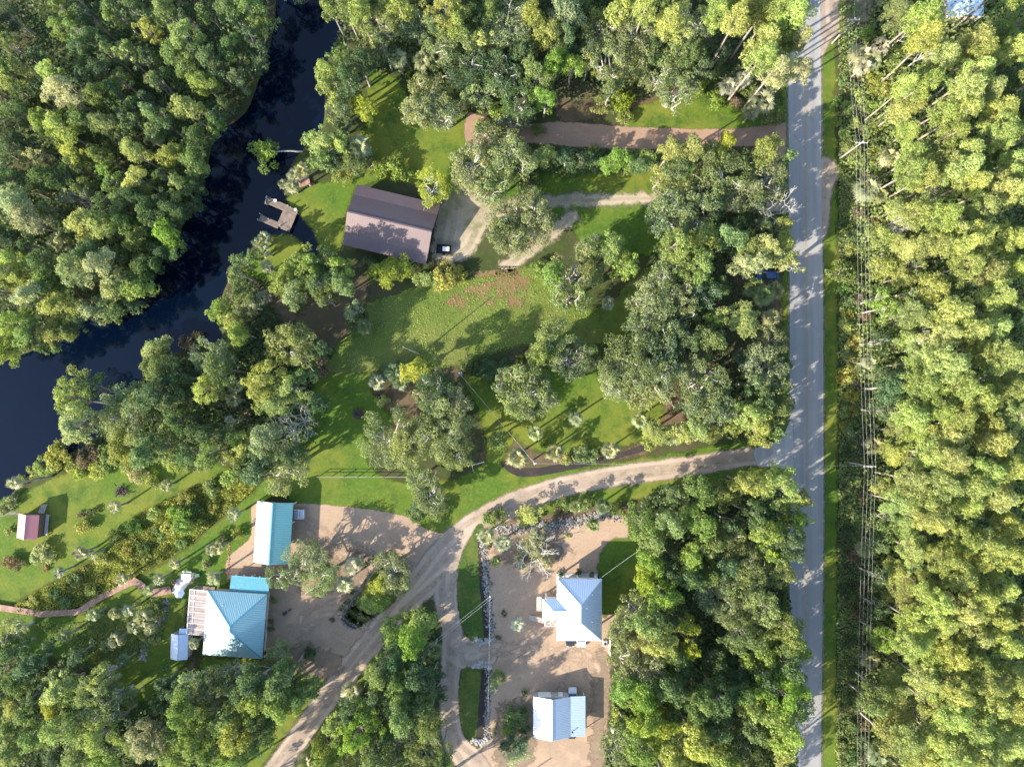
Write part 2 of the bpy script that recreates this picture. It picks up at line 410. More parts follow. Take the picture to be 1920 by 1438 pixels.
def sheet(name, adds, mat, z, cuts=(), cell=.5, pad=1.0, label=None, cat=None):
    bs = [a.box() for a in adds]
    lo = np.min([b[0] for b in bs], 0) - pad; hi = np.max([b[1] for b in bs], 0) + pad
    xs = np.arange(lo[0], hi[0] + cell, cell); ys = np.arange(lo[1], hi[1] + cell, cell)
    X, Y = np.meshgrid(xs, ys); D = sdf_all(X, Y, adds, cuts)
    nx, ny = len(xs), len(ys); idx = np.arange(nx * ny).reshape(ny, nx)
    mx = np.maximum.reduce([D[:-1, :-1], D[1:, :-1], D[:-1, 1:], D[1:, 1:]])
    k = mx > -pad
    q = np.stack([idx[:-1, :-1][k], idx[:-1, 1:][k], idx[1:, 1:][k], idx[1:, :-1][k]], 1)
    used, inv = np.unique(q.ravel(), return_inverse=True)
    V = np.stack([X.ravel()[used], Y.ravel()[used], np.full(len(used), z)], 1)
    me = bpy.data.meshes.new(name); me.from_pydata(V.tolist(), [], inv.reshape(-1, 4).tolist())
    at = me.attributes.new('edge', 'FLOAT', 'POINT'); at.data.foreach_set('value', D.ravel()[used].astype(np.float32))
    me.materials.append(M[mat]); o = link(name, me); tag(o, label, cat, None, 'structure'); return o

# ---------------------------------------------------------------- ground, river, roads, yards
RIVER = Poly([(660, -160), (652, -40), (645, 40), (615, 100), (605, 150), (606, 200), (600, 240), (575, 266), (548, 300), (531, 335), (527, 358),
              (538, 378), (556, 396), (575, 418), (588, 442), (600, 464), (590, 476), (568, 462), (556, 448), (510, 436), (480, 448), (452, 490),
              (425, 525), (412, 560), (402, 600), (412, 638), (345, 655), (300, 668), (262, 712), (215, 738), (190, 800), (160, 835), (120, 850),
              (75, 870), (30, 910), (-10, 948), (-200, 1060), (-520, 1150), (-520, 800), (-200, 760), (0, 682), (90, 645), (140, 606), (215, 582), (268, 530),
              (312, 475), (348, 415), (374, 368), (390, 310), (406, 252), (458, 215), (484, 155), (508, 80), (518, 0), (512, -160), (540, -500), (700, -500)], True, 3)
def axis(a, b, step, far):
    fine = np.arange(a, b + step, step); k = np.array([4, 10, 20, 40, 80, 160, 400, 900, far])
    return np.concatenate([(a - k)[::-1], fine, fine[-1] + k])
gx, gy = axis(-140, 135, 1.0, 2200), axis(-110, 110, 1.0, 2200)
GX, GY = np.meshgrid(gx, gy); RD = RIVER.sdf(GX, GY)
bank = np.clip((RD + 1.1) / 2.6, 0, 1)
GZ = -1.4 * bank * bank * (3 - 2 * bank)
nx, ny = len(gx), len(gy); idx = np.arange(nx * ny).reshape(ny, nx)
q = np.stack([idx[:-1, :-1], idx[:-1, 1:], idx[1:, 1:], idx[1:, :-1]], -1).reshape(-1, 4)
me = bpy.data.meshes.new('ground'); me.from_pydata(np.stack([GX, GY, GZ], -1).reshape(-1, 3).tolist(), [], q.tolist())
me.materials.append(M['forest_floor'])
tag(link('ground', me), 'dark green and brown ground under the trees and between the plots', 'ground', None, 'structure')
lo, hi = RIVER.box(); w = MB().mat('river_water')
w.face([(lo[0] - 3, lo[1] - 3, -.4), (hi[0] + 3, lo[1] - 3, -.4), (hi[0] + 3, hi[1] + 3, -.4), (lo[0] - 3, hi[1] + 3, -.4)])
tag(w.build('river'), 'dark blue river winding past the dock and wooded banks', 'river', None, 'structure')

def Y(*p): return Poly(list(p))
ROAD_PX = [(1508, -400), (1508, 0), (1508.5, 160), (1509.5, 320), (1511, 480), (1512, 640), (1512.5, 960), (1510.5, 1200), (1508, 1438), (1505, 1900)]
sheet('leaf_litter', [Y((1180, 190), (1300, 160), (1290, 215), (1200, 225)), Y((1040, 160), (1100, 150), (1150, 200), (1060, 232)), Y((1240, 720), (1340, 740), (1310, 830), (1200, 800)),
      Y((1290, 500), (1470, 515), (1440, 700), (1300, 700), (1270, 600)), Y((700, 760), (780, 700), (800, 790), (740, 830)), Y((560, 590), (690, 520), (650, 640), (560, 650)),
      Y((930, 690), (1030, 640), (900, 690), (830, 700), (800, 690)), Y((900, 850), (960, 820), (1130, 850), (1230, 820), (1220, 850), (1030, 880), (930, 885)),
      Y((1000, 960), (1100, 930), (1170, 935), (1165, 965), (1010, 985), (930, 985)), Y((1140, 1100), (1200, 1060), (1240, 1260), (1150, 1230)), Y((420, 550), (500, 540), (560, 600), (460, 620)),
      Line([(1600, -60), (1602, 400), (1612, 800), (1600, 1200), (1602, 1500)], 46)], 'litter', .004, (RIVER,), .8)
sheet('lawn', [Y((690, 135), (745, 150), (800, 240), (870, 215), (875, 300), (850, 350), (800, 352), (720, 338), (660, 348), (630, 300), (690, 230)),
      Y((535, 376), (600, 342), (665, 340), (650, 400), (640, 470), (606, 478), (590, 440), (560, 400)), Y((480, 470), (540, 440), (570, 470), (520, 520), (450, 520)),
      Y((590, 700), (690, 690), (700, 740), (735, 790), (700, 830), (690, 870), (760, 905), (900, 880), (900, 780), (870, 700), (960, 690), (960, 830), (900, 900), (860, 960), (800, 995), (700, 965), (560, 948), (540, 910), (570, 800)),
      Y((955, 790), (1000, 700), (1120, 685), (1240, 750), (1225, 810), (1130, 845), (1000, 845)),
      Y((920, 868), (1000, 888), (1200, 860), (1400, 828), (1420, 840), (1250, 882), (1100, 905), (990, 935), (900, 980), (840, 1000), (790, 985), (820, 930)),
      Y((-60, 975), (40, 925), (150, 880), (300, 865), (400, 870), (520, 905), (480, 960), (482, 1010), (432, 1075), (425, 1110), (350, 1120), (350, 1240), (310, 1290), (250, 1350), (180, 1250), (-60, 1190)),
      Y((950, 330), (1240, 290), (1300, 330), (1240, 470), (1100, 460), (1060, 420), (950, 410)), Y((1190, 205), (1300, 175), (1400, 190), (1482, 200), (1482, 245), (1190, 245)),
      Line([(1552, -200), (1552, 200), (1555, 700), (1554, 1700)], 30), Line([(1473, -100), (1474, 400), (1474, 820)], 16), Line([(1470, 900), (1474, 1100), (1474, 1600)], 16),
      Y((1230, 895), (1400, 872), (1480, 890), (1470, 915), (1300, 925), (1100, 950), (1000, 965), (1040, 930)), Line([(560, 1450), (610, 1340), (690, 1230), (750, 1165)], 42),
      Line([(470, 1440), (540, 1345), (605, 1270), (640, 1220)], 30), Y((380, 1236), (500, 1236), (600, 1270), (560, 1290), (400, 1270))], 'lawn', .008, (RIVER,), .8)
sheet('meadow', [Y((690, 570), (800, 535), (900, 518), (1000, 500), (1040, 540), (1120, 580), (1220, 500), (1260, 540), (1150, 640), (1000, 645), (900, 668), (840, 690), (740, 690), (690, 700), (610, 695), (640, 640), (690, 600))], 'meadow', .012, (), .6)
sheet('red_groundcover', [Y((885, 535), (920, 530), (918, 552), (885, 556)), Y((930, 520), (985, 518), (980, 545), (935, 552)), Y((840, 558), (872, 560), (868, 574), (842, 570)), Y((950, 560), (978, 556), (976, 572), (952, 574)), Y((905, 562), (925, 564), (920, 576)), Y((890, 512), (960, 508), (985, 516), (900, 520))], 'red_plants', .016, (), .4)
MARSH = Y((20, 1140), (110, 1085), (200, 1035), (270, 960), (340, 925), (420, 890), (490, 850), (520, 870), (470, 925), (400, 985), (330, 1040), (250, 1085), (170, 1130), (90, 1148))
sheet('marsh', [MARSH], 'marsh_soil', .016, (), .6)
sheet('sandy_track', [Line([(1500, 388), (1380, 388), (1235, 373), (1100, 376), (1010, 380), (950, 388), (915, 402)], [20, 20, 22, 24, 26, 30, 40]),
      Line([(1075, 405), (1040, 435), (1005, 460), (950, 500)], [22, 24, 28, 26]), Y((838, 345), (880, 352), (935, 378), (940, 400), (910, 430), (890, 470), (860, 490), (812, 480), (815, 430))], 'pale_sand', .016, (), .4)
sheet('sand_drive', [Y((876, 216), (900, 217), (950, 232), (1000, 233), (1060, 229), (1180, 238), (1320, 243), (1400, 240), (1482, 232), (1482, 272), (1440, 274), (1340, 276), (1250, 280), (1120, 278), (1000, 268), (940, 270), (877, 272)), Line([(1430, 260), (1474, 285)], 26)], 'drive_sand', .016, (), .4)
HOUSE_YARD = [Y((548, 944), (610, 946), (700, 956), (765, 970), (800, 992), (850, 1010), (840, 1050), (760, 1130), (690, 1200), (600, 1262), (540, 1250), (500, 1236), (500, 1115), (430, 1085), (428, 1045), (470, 1005), (476, 945))]
YARD2 = [Y((905, 1000), (940, 990), (990, 985), (1060, 985), (1165, 964), (1178, 1000), (1170, 1060), (1195, 1150), (1150, 1180), (1142, 1300), (1135, 1440), (1130, 1560), (900, 1560), (880, 1420), (905, 1390), (912, 1260), (865, 1252), (840, 1225), (880, 1205), (915, 1200), (912, 1100))]
sheet('sand_yard', HOUSE_YARD, 'yard_sand', .012, (), .5)
sheet('sand_yard', YARD2, 'yard_sand', .012, (), .5)
sheet('gravel_drive', [Line([(1440, 857), (1400, 857), (1330, 868), (1250, 880), (1150, 893), (1060, 912), (990, 934), (930, 962), (880, 995), (840, 1040), (800, 1085), (755, 1130), (715, 1180), (670, 1235), (620, 1300), (570, 1370), (520, 1440), (440, 1560)],
       [36, 34, 36, 38, 38, 38, 44, 48, 54, 70, 60, 52, 46, 44, 42, 40, 42, 44]),
       Line([(846, 1020), (840, 1080), (838, 1130), (848, 1180), (845, 1240), (843, 1320), (852, 1390), (890, 1440), (920, 1520)], [40, 48, 44, 40, 36, 36, 42, 56, 70]), Y((860, 1195), (925, 1206), (925, 1245), (860, 1254))], 'gravel', .016, (), .5)
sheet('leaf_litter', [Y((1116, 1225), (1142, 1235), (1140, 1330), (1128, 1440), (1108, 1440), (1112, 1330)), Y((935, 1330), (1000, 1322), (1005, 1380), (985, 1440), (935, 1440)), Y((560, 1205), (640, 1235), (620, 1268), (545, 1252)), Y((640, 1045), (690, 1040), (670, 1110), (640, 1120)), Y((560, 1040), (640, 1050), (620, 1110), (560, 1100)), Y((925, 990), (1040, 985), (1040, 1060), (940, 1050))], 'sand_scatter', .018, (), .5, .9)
sheet('wheel_track', [Line([(905, 1218), (960, 1205), (1030, 1216), (1100, 1222), (1124, 1262)], 7), Line([(905, 1234), (960, 1222), (1030, 1233), (1090, 1240), (1106, 1270)], 7), Line([(1050, 1290), (1062, 1255), (1030, 1232)], 6), Line([(770, 1060), (700, 1040), (640, 1010), (575, 975)], 7), Line([(760, 1078), (690, 1058), (630, 1028), (575, 995)], 7), Line([(700, 1160), (640, 1130), (590, 1140), (545, 1180)], 7), Line([(690, 1178), (640, 1148), (600, 1158), (560, 1196)], 7)], 'wheel_sand', .020, (), .4, .6)
ISL = [Y((893, 988), (905, 985), (908, 1010), (903, 1060), (908, 1120), (912, 1170), (908, 1200), (885, 1200), (868, 1178), (858, 1130), (858, 1075), (868, 1035)),
       Y((866, 1256), (900, 1258), (908, 1300), (902, 1360), (893, 1388), (872, 1378), (862, 1335)), Y((1138, 1020), (1190, 1008), (1204, 1060), (1200, 1120), (1145, 1150), (1128, 1150), (1122, 1060)), Y((722, 1048), (738, 1052), (745, 1120), (690, 1165), (668, 1176), (643, 1162), (690, 1090))]
for p_ in ISL: sheet('grass_island', [p_], 'lawn' if p_ is ISL[2] else 'island_turf', .020, (), .35, .8)
sheet('mulch_bed', [Line([(899, 1010), (903, 1070), (909, 1130), (914, 1196)], [6, 10, 12, 12]), Line([(910, 1262), (905, 1320), (900, 1384)], [13, 14, 14])], 'mulch', .024, (), .35, .5)
sheet('mulch_bed', [Y((928, 858), (950, 872), (1000, 878), (1060, 868), (1150, 852), (1230, 826), (1225, 840), (1130, 866), (1010, 892), (960, 888))], 'mulch', .018, (), .35, .5)
sheet('road_shoulder', [Line(ROAD_PX, 68)], 'shoulder', .020, (), .5, .6)
sheet('road_shoulder', [Y((1536, -90), (1660, -90), (1640, 30), (1600, 42), (1560, 75), (1536, 100)), Y((1536, 300), (1580, 320), (1562, 350), (1550, 440), (1536, 440))], 'gravel', .024, (), .5)
sheet('road', [Line(ROAD_PX, [61, 61, 61.5, 61, 62, 62, 62, 61.5, 61, 61])], 'asphalt', .030, (), .5, .4, 'grey two lane asphalt road running up the right side', 'road')
sheet('asphalt_apron', [Y((1416, 842), (1446, 832), (1470, 812), (1486, 790), (1488, 905), (1478, 886), (1452, 874), (1420, 872))], 'apron', .034, (), .35, .5, 'pale asphalt apron where the gravel drive meets the road', 'apron')
for dx in (-1.3, 1.3):
    mk = MB().mat('yellow_paint'); pts = [P(x + dx + 1, y, .038) for x, y in ROAD_PX[1:-1]]
    pts = [Vector((v.x, v.y, .038)) for v in smooth(pts, 8, False)]
    for a, b in zip(pts, pts[1:]): mk.face([(a.x - .05, a.y, a.z), (b.x - .05, b.y, b.z), (b.x + .05, b.y, b.z), (a.x + .05, a.y, a.z)])
    tag(mk.build('centre_line'), None, None, None, 'structure')
sheet('paved_patio', [Poly([(319, 1112), (330, 1088), (338, 1076), (368, 1072), (372, 1082), (352, 1100), (340, 1113)], False)], 'shoulder', .020, (), .25, .3)
pt = MB().mat('pale_concrete'); pz = .06
pt.poly([tuple(P(x, y, pz)) for x, y in [(320, 1111), (331, 1086), (364, 1078), (352, 1096), (341, 1112)]], [(4, 3, 2, 1, 0)])
tag(pt.build('paved_patio'), None, None, None, 'structure')
for px in ([(318, 965), (302, 972)],): pass
sheet('footpath', [Line([(-20, 974), (15, 962), (36, 964)], 7)], 'shoulder', .016, (), .3, .4)

# ---------------------------------------------------------------- roofs and buildings
def roof_plane(mb, pts, mat, gap=.32, rib=.028, th=.07, rw=.035):
    """metal roof slope: eave edge first, with standing ribs running up the slope"""
    pts = [Vector(p) for p in pts]; mb.mat(mat)
    u = (pts[1] - pts[0]).normalized(); n = Vector((0, 0, 0))
    for i in range(len(pts)): n += pts[i].cross(pts[(i + 1) % len(pts)])
    n.normalize()
    if n.z < 0: n = -n
    v = n.cross(u); o = pts[0]
    k = len(pts); top = pts; bot = [p - n * th for p in pts]
    mb.poly(top + bot, [tuple(range(k)), tuple(range(2 * k - 1, k - 1, -1))] + [(i, k + i, k + (i + 1) % k, (i + 1) % k) for i in range(k)])
    q = [((p - o).dot(u), (p - o).dot(v)) for p in pts]
    a, b = min(x for x, _ in q), max(x for x, _ in q); x = a + gap * .5
    while x < b:
        ys = []
        for i in range(k):
            (x0, y0), (x1, y1) = q[i], q[(i + 1) % k]
            if (x0 - x) * (x1 - x) < 0: ys.append(y0 + (y1 - y0) * (x - x0) / (x1 - x0))
        if len(ys) >= 2 and max(ys) - min(ys) > .15:
            A, B = o + u * x + v * (min(ys) + .01) + n * .001, o + u * x + v * (max(ys) - .02) + n * .001
            w_ = u * rw; h = n * rib
            mb.poly([A - w_, A + h, A + w_, B - w_, B + h, B + w_], [(0, 1, 4, 3), (1, 2, 5, 4), (0, 2, 1), (3, 4, 5)])
        x += gap
def cap(mb, a, b, mat, w=.22, h=.05):
    mb.mat(mat); up = Vector((0, 0, .035)); mb.beam(Vector(a) + up, Vector(b) + up, w, h)
def bld(name, px, z, rz, label, cat='house'):
    c = P(px[0], px[1], z); r = empty(name, (c.x, c.y, 0), RAD(rz)); tag(r, label, cat); return r
def wall_box(root, w, l, z0, z1, mat, c=(0, 0), name='wall'):
    m = MB().mat(mat); m.box((c[0], c[1], (z0 + z1) / 2), (w, l, z1 - z0)); return m.build(name, root)
def window(root, c, side, w=1.0, h=1.2):
    """side: 'n','s','e','w' outward face"""
    m = MB().mat('white_paint'); g = MB().mat('glass')
    d = {'n': (0, 1), 's': (0, -1), 'e': (1, 0), 'w': (-1, 0)}[side]; rz = 0 if d[1] else math.pi / 2
    m.box((c[0] + d[0] * .03, c[1] + d[1] * .03, c[2]), (w + .16, .06, h + .16), rz); f = m.build('window', root)
    g.box((c[0] + d[0] * .065, c[1] + d[1] * .065, c[2]), (w, .02, h), rz); g.build('pane', f)
def door(root, c, side, w=.95, h=2.05, mat='white_paint'):
    d = {'n': (0, 1), 's': (0, -1), 'e': (1, 0), 'w': (-1, 0)}[side]; rz = 0 if d[1] else math.pi / 2
    m = MB().mat(mat); m.box((c[0] + d[0] * .03, c[1] + d[1] * .03, c[2] + h / 2), (w, .06, h), rz); f = m.build('door', root)
    k = MB().mat('steel'); k.lathe([(.03, -.03), (.045, 0), (.03, .03)], (c[0] + d[0] * .1 + (.35 if d[1] else 0), c[1] + d[1] * .1 + (.35 if d[0] else 0), c[2] + 1), 6); k.build('handle', f)
def posts(root, pts, z, mat='white_paint', w=.14, name='post'):
    for x, y in pts:
        m = MB().mat(mat); m.box((x, y, z / 2), (w, w, z)); m.build(name, root)

# turquoise hip-roofed house
z = 3.5; r = bld('house', (440.5, 1170.5), z, -3.8, 'house with a square turquoise and white hip roof beside the gravel yard')
a, b, h = 6.05, 6.5, 2.7
wall_box(r, 2 * a - 1.2, 2 * b - 1.2, 0, z + .12, 'cream_wall')
m = MB(); A, B_, C_, D_, T1, T2 = (-a, -b, z), (a, -b, z), (a, b, z), (-a, b, z), (0, b - a, z + h), (0, a - b, z + h)
roof_plane(m, [A, B_, T2], 'roof_turquoise', .36, .045, .07, .05); roof_plane(m, [B_, C_, T1, T2], 'roof_turquoise', .36, .045, .07, .05)
roof_plane(m, [C_, D_, T1], 'roof_turquoise', .36, .045, .07, .05); roof_plane(m, [D_, A, T2, T1], 'roof_turquoise', .36, .045, .07, .05)
rf = m.build('roof', r); m = MB()
for p0, p1 in ((A, T2), (B_, T2), (C_, T1), (D_, T1), (T1, T2)): cap(m, p0, p1, 'roof_turquoise_cap')
m.build('ridge_cap', rf)
m = MB().mat('dark')
for p0, p1 in (((a + .06, -b, z - .05), (a + .06, b, z - .05)), ((-a, b + .06, z - .05), (a, b + .06, z - .05))): m.beam(p0, p1, .13, .13)
m.build('gutter', r)
m = MB().mat('steel'); m.lathe([(.09, 0), (.09, .5), (.14, .52), (.05, .62)], (-3.9, -1.2, z + .85), 8); m.build('vent_pipe', r)
m = MB().mat('steel'); m.lathe([(.07, 0), (.07, .4), (.1, .42)], (-2.3, 4.1, z + .95), 8); m.build('vent_pipe', r)
for y in (-3, 0, 3): window(r, (a - .6, y, 1.9), 'e')
for x in (-3, 3): window(r, (x, -b + .6, 1.9), 's')
door(r, (0, -b + .6, .1), 's')
# its turquoise porch roof
m = MB(); zp = 3.25; x0, x1, y0, y1 = -1.7, 6.2, b - .1, b + 3.0
roof_plane(m, [(x1, y1, zp - .35), (x0, y1, zp - .35), (x0, y0, zp), (x1, y0, zp)], 'roof_turquoise_deep', .35, .02)
pr = m.build('porch_roof', r); m = MB().mat('roof_turquoise_cap')
m.beam((x0, y1 + .05, zp - .4), (x1, y1 + .05, zp - .4), .12, .16); m.build('fascia', pr)
posts(r, [(x0 + .3, y1 - .2), (2.2, y1 - .2), (x1 - .3, y1 - .2)], 2.85)
for x in np.arange(x0 + .8, x1, 1.6): m = MB().mat('rail_wood'); m.beam((x, y1 - .3, 2.8), (x + .25, y1 + .45, 2.86), .09, .14); m.build('rafter_tail', r)
# screened porch on its river side
m = MB().mat('screen_panel'); x0, x1, y0, y1, zs = -a - 3.75, -a + .15, -2.7, 6.3, 2.95
m.poly([(x0, y0, zs), (x1, y0, zs + .35), (x1, y1, zs + .35), (x0, y1, zs)], [(0, 1, 2, 3)]); sp = m.build('screen_roof', r)
m = MB().mat('white_paint')
for y in np.linspace(y0, y1, 9): m.beam((x0, y, zs + .03), (x1, y, zs + .38), .07, .08)
for k, wd in ((0, .16), (.27, .05), (1, .14)):
    x = x0 + (x1 - x0) * k; m.beam((x, y0, zs + .04 + .35 * k), (x, y1, zs + .04 + .35 * k), wd, .1)
m.build('frame', sp)
posts(r, [(x0 + .1, y) for y in np.linspace(y0 + .1, y1 - .1, 5)], zs, 'white_paint', .1)
m = MB().mat('deck_grey'); m.box(((x0 + x1) / 2, (y0 + y1) / 2, .16), (x1 - x0 - .1, y1 - y0 - .1, .12)); m.build('porch_floor', r)
# its shed
r = bld('shed', (336, 1212), 2.4, -1.5, 'small white and pale blue gabled shed below the screened porch', 'shed')
a, b, z, h = 1.75, 2.55, 2.35, .75; wall_box(r, 2 * a - .3, 2 * b - .3, 0, z + .05, 'grey_wall')
m = MB(); roof_plane(m, [(-a, b, z), (-a, -b, z), (0, -b, z + h), (0, b, z + h)], 'roof_shed', .4); roof_plane(m, [(a, -b, z), (a, b, z), (0, b, z + h), (0, -b, z + h)], 'roof_shed', .4)
rf = m.build('roof', r); m = MB(); cap(m, (0, -b, z + h), (0, b, z + h), 'roof_white', .2); m.build('ridge_cap', rf)
m = MB(); roof_plane(m, [(1.5, b + 1.0, 2.1), (-.2, b + 1.0, 2.1), (-.2, b - .05, 2.3), (1.5, b - .05, 2.3)], 'roof_shed', .4); m.build('lean_to_roof', r)
posts(r, [(-.1, b + .9), (1.4, b + .9)], 2.05, 'grey_wall', .1); door(r, (0, -b + .15, .05), 's')
m = MB().mat('steel'); m.box((-a - .35, 1.3, .45), (.7, .8, .8), 0, (.95, .95)); m.lathe([(.28, 0), (.3, .03), (.1, .05)], (-a - .35, 1.3, .85), 10); m.build('air_conditioner', r)
# turquoise carport
z = 2.9; r = bld('carport', (512.5, 998), z, -3.3, 'long carport with one white and one turquoise roof slope', 'carport')
a, b, h = 3.68, 6.2, 1.6
m = MB(); roof_plane(m, [(-a, b, z), (-a, -b, z), (0, -b, z + h), (0, b, z + h)], 'roof_teal', .36, .05, .07, .055)
roof_plane(m, [(a, -b, z), (a, b, z), (0, b, z + h), (0, -b, z + h)], 'roof_teal', .36, .05, .07, .055); rf = m.build('roof', r)
m = MB(); cap(m, (0, -b, z + h), (0, b, z + h), 'roof_turquoise_cap', .3); m.build('ridge_cap', rf)
posts(r, [(s * (a - .2), y) for s in (-1, 1) for y in (-b + .3, -2, 2, b - .3)], z, 'white_paint', .15)
for s in (-1, 1): m = MB().mat('white_paint'); m.beam((s * (a - .2), -b + .2, z - .12), (s * (a - .2), b - .2, z - .12), .12, .2); m.build('beam', r)
m = MB().mat('grey_wall'); m.box((-a + .35, 0, 1.35), (.08, 2 * b - .9, 2.6)); m.build('wall', r)
for s in (-1, 1): m = MB(); m.mat('cream_wall').poly([(-a + .2, s * (b - .12), z - .02), (a - .2, s * (b - .12), z - .02), (0, s * (b - .12), z + h - .12)], [(0, 1, 2)]); m.build('gable', r)
# white stilt house
z = 5.6; r = bld('house', (1086.5, 1143), z, -.3, 'raised house with a white and pale blue hip roof and a side wing')
a, b, h = 4.45, 6.12, 2.75
wall_box(r, 2 * a - 1.0, 2 * b - 1.0, 2.6, z + .15, 'white_paint')
m = MB(); A, B_, C_, D_, T1, T2 = (-a, -b, z), (a, -b, z), (a, b, z), (-a, b, z), (0, b - a, z + h), (0, a - b, z + h)
roof_plane(m, [A, B_, T2], 'roof_white', .36, .03, .07, .04); roof_plane(m, [B_, C_, T1, T2], 'roof_white', .36, .03, .07, .04)
roof_plane(m, [C_, D_, T1], 'roof_white', .36, .03, .07, .04); roof_plane(m, [D_, A, T2, T1], 'roof_white', .36, .03, .07, .04)
# wing: its own little hip running into the west slope
wx, wy0, wy1 = -7.35, -1.95, 2.1; wc = (wy0 + wy1) / 2; hw = (wy1 - wy0) / 2; wh = hw * h / a; dz = .02
roof_plane(m, [(wx, wy1, z + dz), (wx, wy0, z + dz), (wx + hw, wc, z + wh + dz)], 'roof_white', .36, .03, .07, .04)
roof_plane(m, [(-a, wy1, z + dz), (wx, wy1, z + dz), (wx + hw, wc, z + wh + dz), (-a + hw, wc, z + wh + dz)], 'roof_white', .36, .03, .07, .04)
roof_plane(m, [(wx, wy0, z + dz), (-a, wy0, z + dz), (-a + hw, wc, z + wh + dz), (wx + hw, wc, z + wh + dz)], 'roof_white', .36, .03, .07, .04)
rf = m.build('roof', r); m = MB()
for p0, p1 in ((A, T2), (B_, T2), (C_, T1), (D_, T1), (T1, T2)): cap(m, p0, p1, 'roof_grey_cap', .18)
cap(m, (wx + hw, wc, z + wh + .02), (-a + hw, wc, z + wh + .02), 'roof_grey_cap', .18)
m.build('ridge_cap', rf)
wall_box(r, 2.6, hw * 2 - .8, 2.6, z, 'white_paint', (-5.4, wc))
for x, y in ((2.4, 3.4), (2.4, -1.9), (1.3, 1.0)): m = MB().mat('steel'); m.lathe([(.06, 0), (.06, .35), (.11, .37), (.04, .44)], (x, y, z + h * (1 - x / a) - .1), 8); m.build('vent_pipe', rf)
posts(r, [(x, y) for x in (-3.7, 0, 3.7) for y in (-5.4, -1.8, 1.8, 5.4)] + [(-6.4, -1.4), (-6.4, 1.6)], 2.62, 'white_paint', .3, 'stilt')
m = MB().mat('concrete'); m.box((0, 0, .04), (8.6, 11.6, .08)); m.build('slab', r)
for y in (-3.5, 0, 3.5): window(r, (a - .5, y, 4.3), 'e')
for x in (-2.2, 2.2): window(r, (x, b - .5, 4.3), 'n'); window(r, (x, -b + .5, 4.3), 's')
# side stairs and landing
m = MB().mat('rail_wood'); m.box((-5.6, -2.95, 2.55), (2.3, 1.9, .1)); 
for k in range(5): m.box((-5.6 + (k - 2) * .45, -2.95, 2.64), (.22, 1.8, .04))
ld = m.build('landing', r); m = MB().mat('white_paint')
for p0, p1 in (((-6.75, -3.9, 3.55), (-4.5, -3.9, 3.55)), ((-6.75, -3.9, 3.55), (-6.75, -2.0, 3.55)), ((-5.6, -3.9, 3.5), (-5.6, -2.0, 3.5))): m.beam(p0, p1, .08, .1)
for x, y in ((-6.75, -3.9), (-4.5, -3.9), (-6.75, -2.0), (-5.6, -3.9)): m.beam((x, y, 2.5), (x, y, 3.55), .1, .1)
m.build('railing', ld); m = MB().mat('rail_wood')
for k in range(12): m.box((-6.9 - .26 * k, -3.3, 2.4 - .2 * k), (.3, 1.0, .05))
m.build('stairs', r)
m = MB().mat('rail_wood'); m.box((-7.9, .4, 2.6), (1.0, 2.6, .1)); bl = m.build('balcony', r); m = MB().mat('white_paint')
for p0, p1 in (((-8.35, -.85, 3.5), (-8.35, 1.65, 3.5)), ((-8.35, -.85, 3.5), (-7.4, -.85, 3.5)), ((-8.35, 1.65, 3.5), (-7.4, 1.65, 3.5))): m.beam(p0, p1, .08, .08)
for y in np.linspace(-.85, 1.65, 6): m.beam((-8.35, y, 2.6), (-8.35, y, 3.5), .06, .06)
m.build('railing', bl)
# white garage with a lean-to
z = 2.75; r = bld('garage', (1034.5, 1344), z, 0, 'white metal garage with a blue-grey slope and a flatter lean-to', 'garage')
a, b, h = 3.72, 4.1, 1.5
wall_box(r, 2 * a - .5, 2 * b - .5, 0, z + .05, 'grey_wall')
m = MB(); roof_plane(m, [(-a, b, z), (-a, -b, z), (0, -b, z + h), (0, b, z + h)], 'roof_white', .34, .03, .07, .04)
roof_plane(m, [(a, -b, z), (a, b, z), (0, b, z + h), (0, -b, z + h)], 'roof_white', .34, .03, .07, .04); rf = m.build('roof', r)
m = MB(); cap(m, (0, -b, z + h), (0, b, z + h), 'roof_white', .26); m.build('ridge_cap', rf)
m = MB(); roof_plane(m, [(a + 3.15, -b + .1, z - .35), (a + 3.15, b, z - .35), (a - .05, b, z - .05), (a - .05, -b + .1, z - .05)], 'roof_white', .34, .03, .07, .04); m.build('lean_to_roof', r)
posts(r, [(a + 2.95, y) for y in (-b + .3, 0, b - .3)], z - .4, 'white_paint', .14)
m = MB().mat('white_paint'); m.box((-1.4, b - .22, 1.2), (2.6, .06, 2.3)); m.build('garage_door', r); door(r, (1.9, b - .25, 0), 'n')
m = MB().mat('dark'); m.lathe([(.1, 0), (.1, .45), (.2, .5), (.05, .6)], (a + .45, -b + 1.2, z - .1), 8); m.build('vent_pipe', r)
# brown barn
z = 3.2; r = bld('barn', (734, 421), z, -13.4, 'large brown metal barn with a four-slope roof near the dock', 'barn')
L = 8.75; e, k, hk, hr = 6.35, 4.05, .55, 2.35
wall_box(r, 2 * L - 1.0, 2 * e - 1.2, 0, z - .02, 'brown_wall')
m = MB(); F_ = lambda x, y, zz: (x, y, z + zz)
roof_plane(m, [F_(-L, -e, 0), F_(L, -e, 0), F_(L, -k, hk), F_(-L, -k, hk)], 'roof_brown', .5, .014)
roof_plane(m, [F_(-L, -k, hk), F_(L, -k, hk), F_(L, 0, hr), F_(-L, 0, hr)], 'roof_brown', .5, .014)
roof_plane(m, [F_(L, k, hk), F_(-L, k, hk), F_(-L, 0, hr), F_(L, 0, hr)], 'roof_brown', .5, .014)
roof_plane(m, [F_(L, e, 0), F_(-L, e, 0), F_(-L, k, hk), F_(L, k, hk)], 'roof_brown', .5, .014)
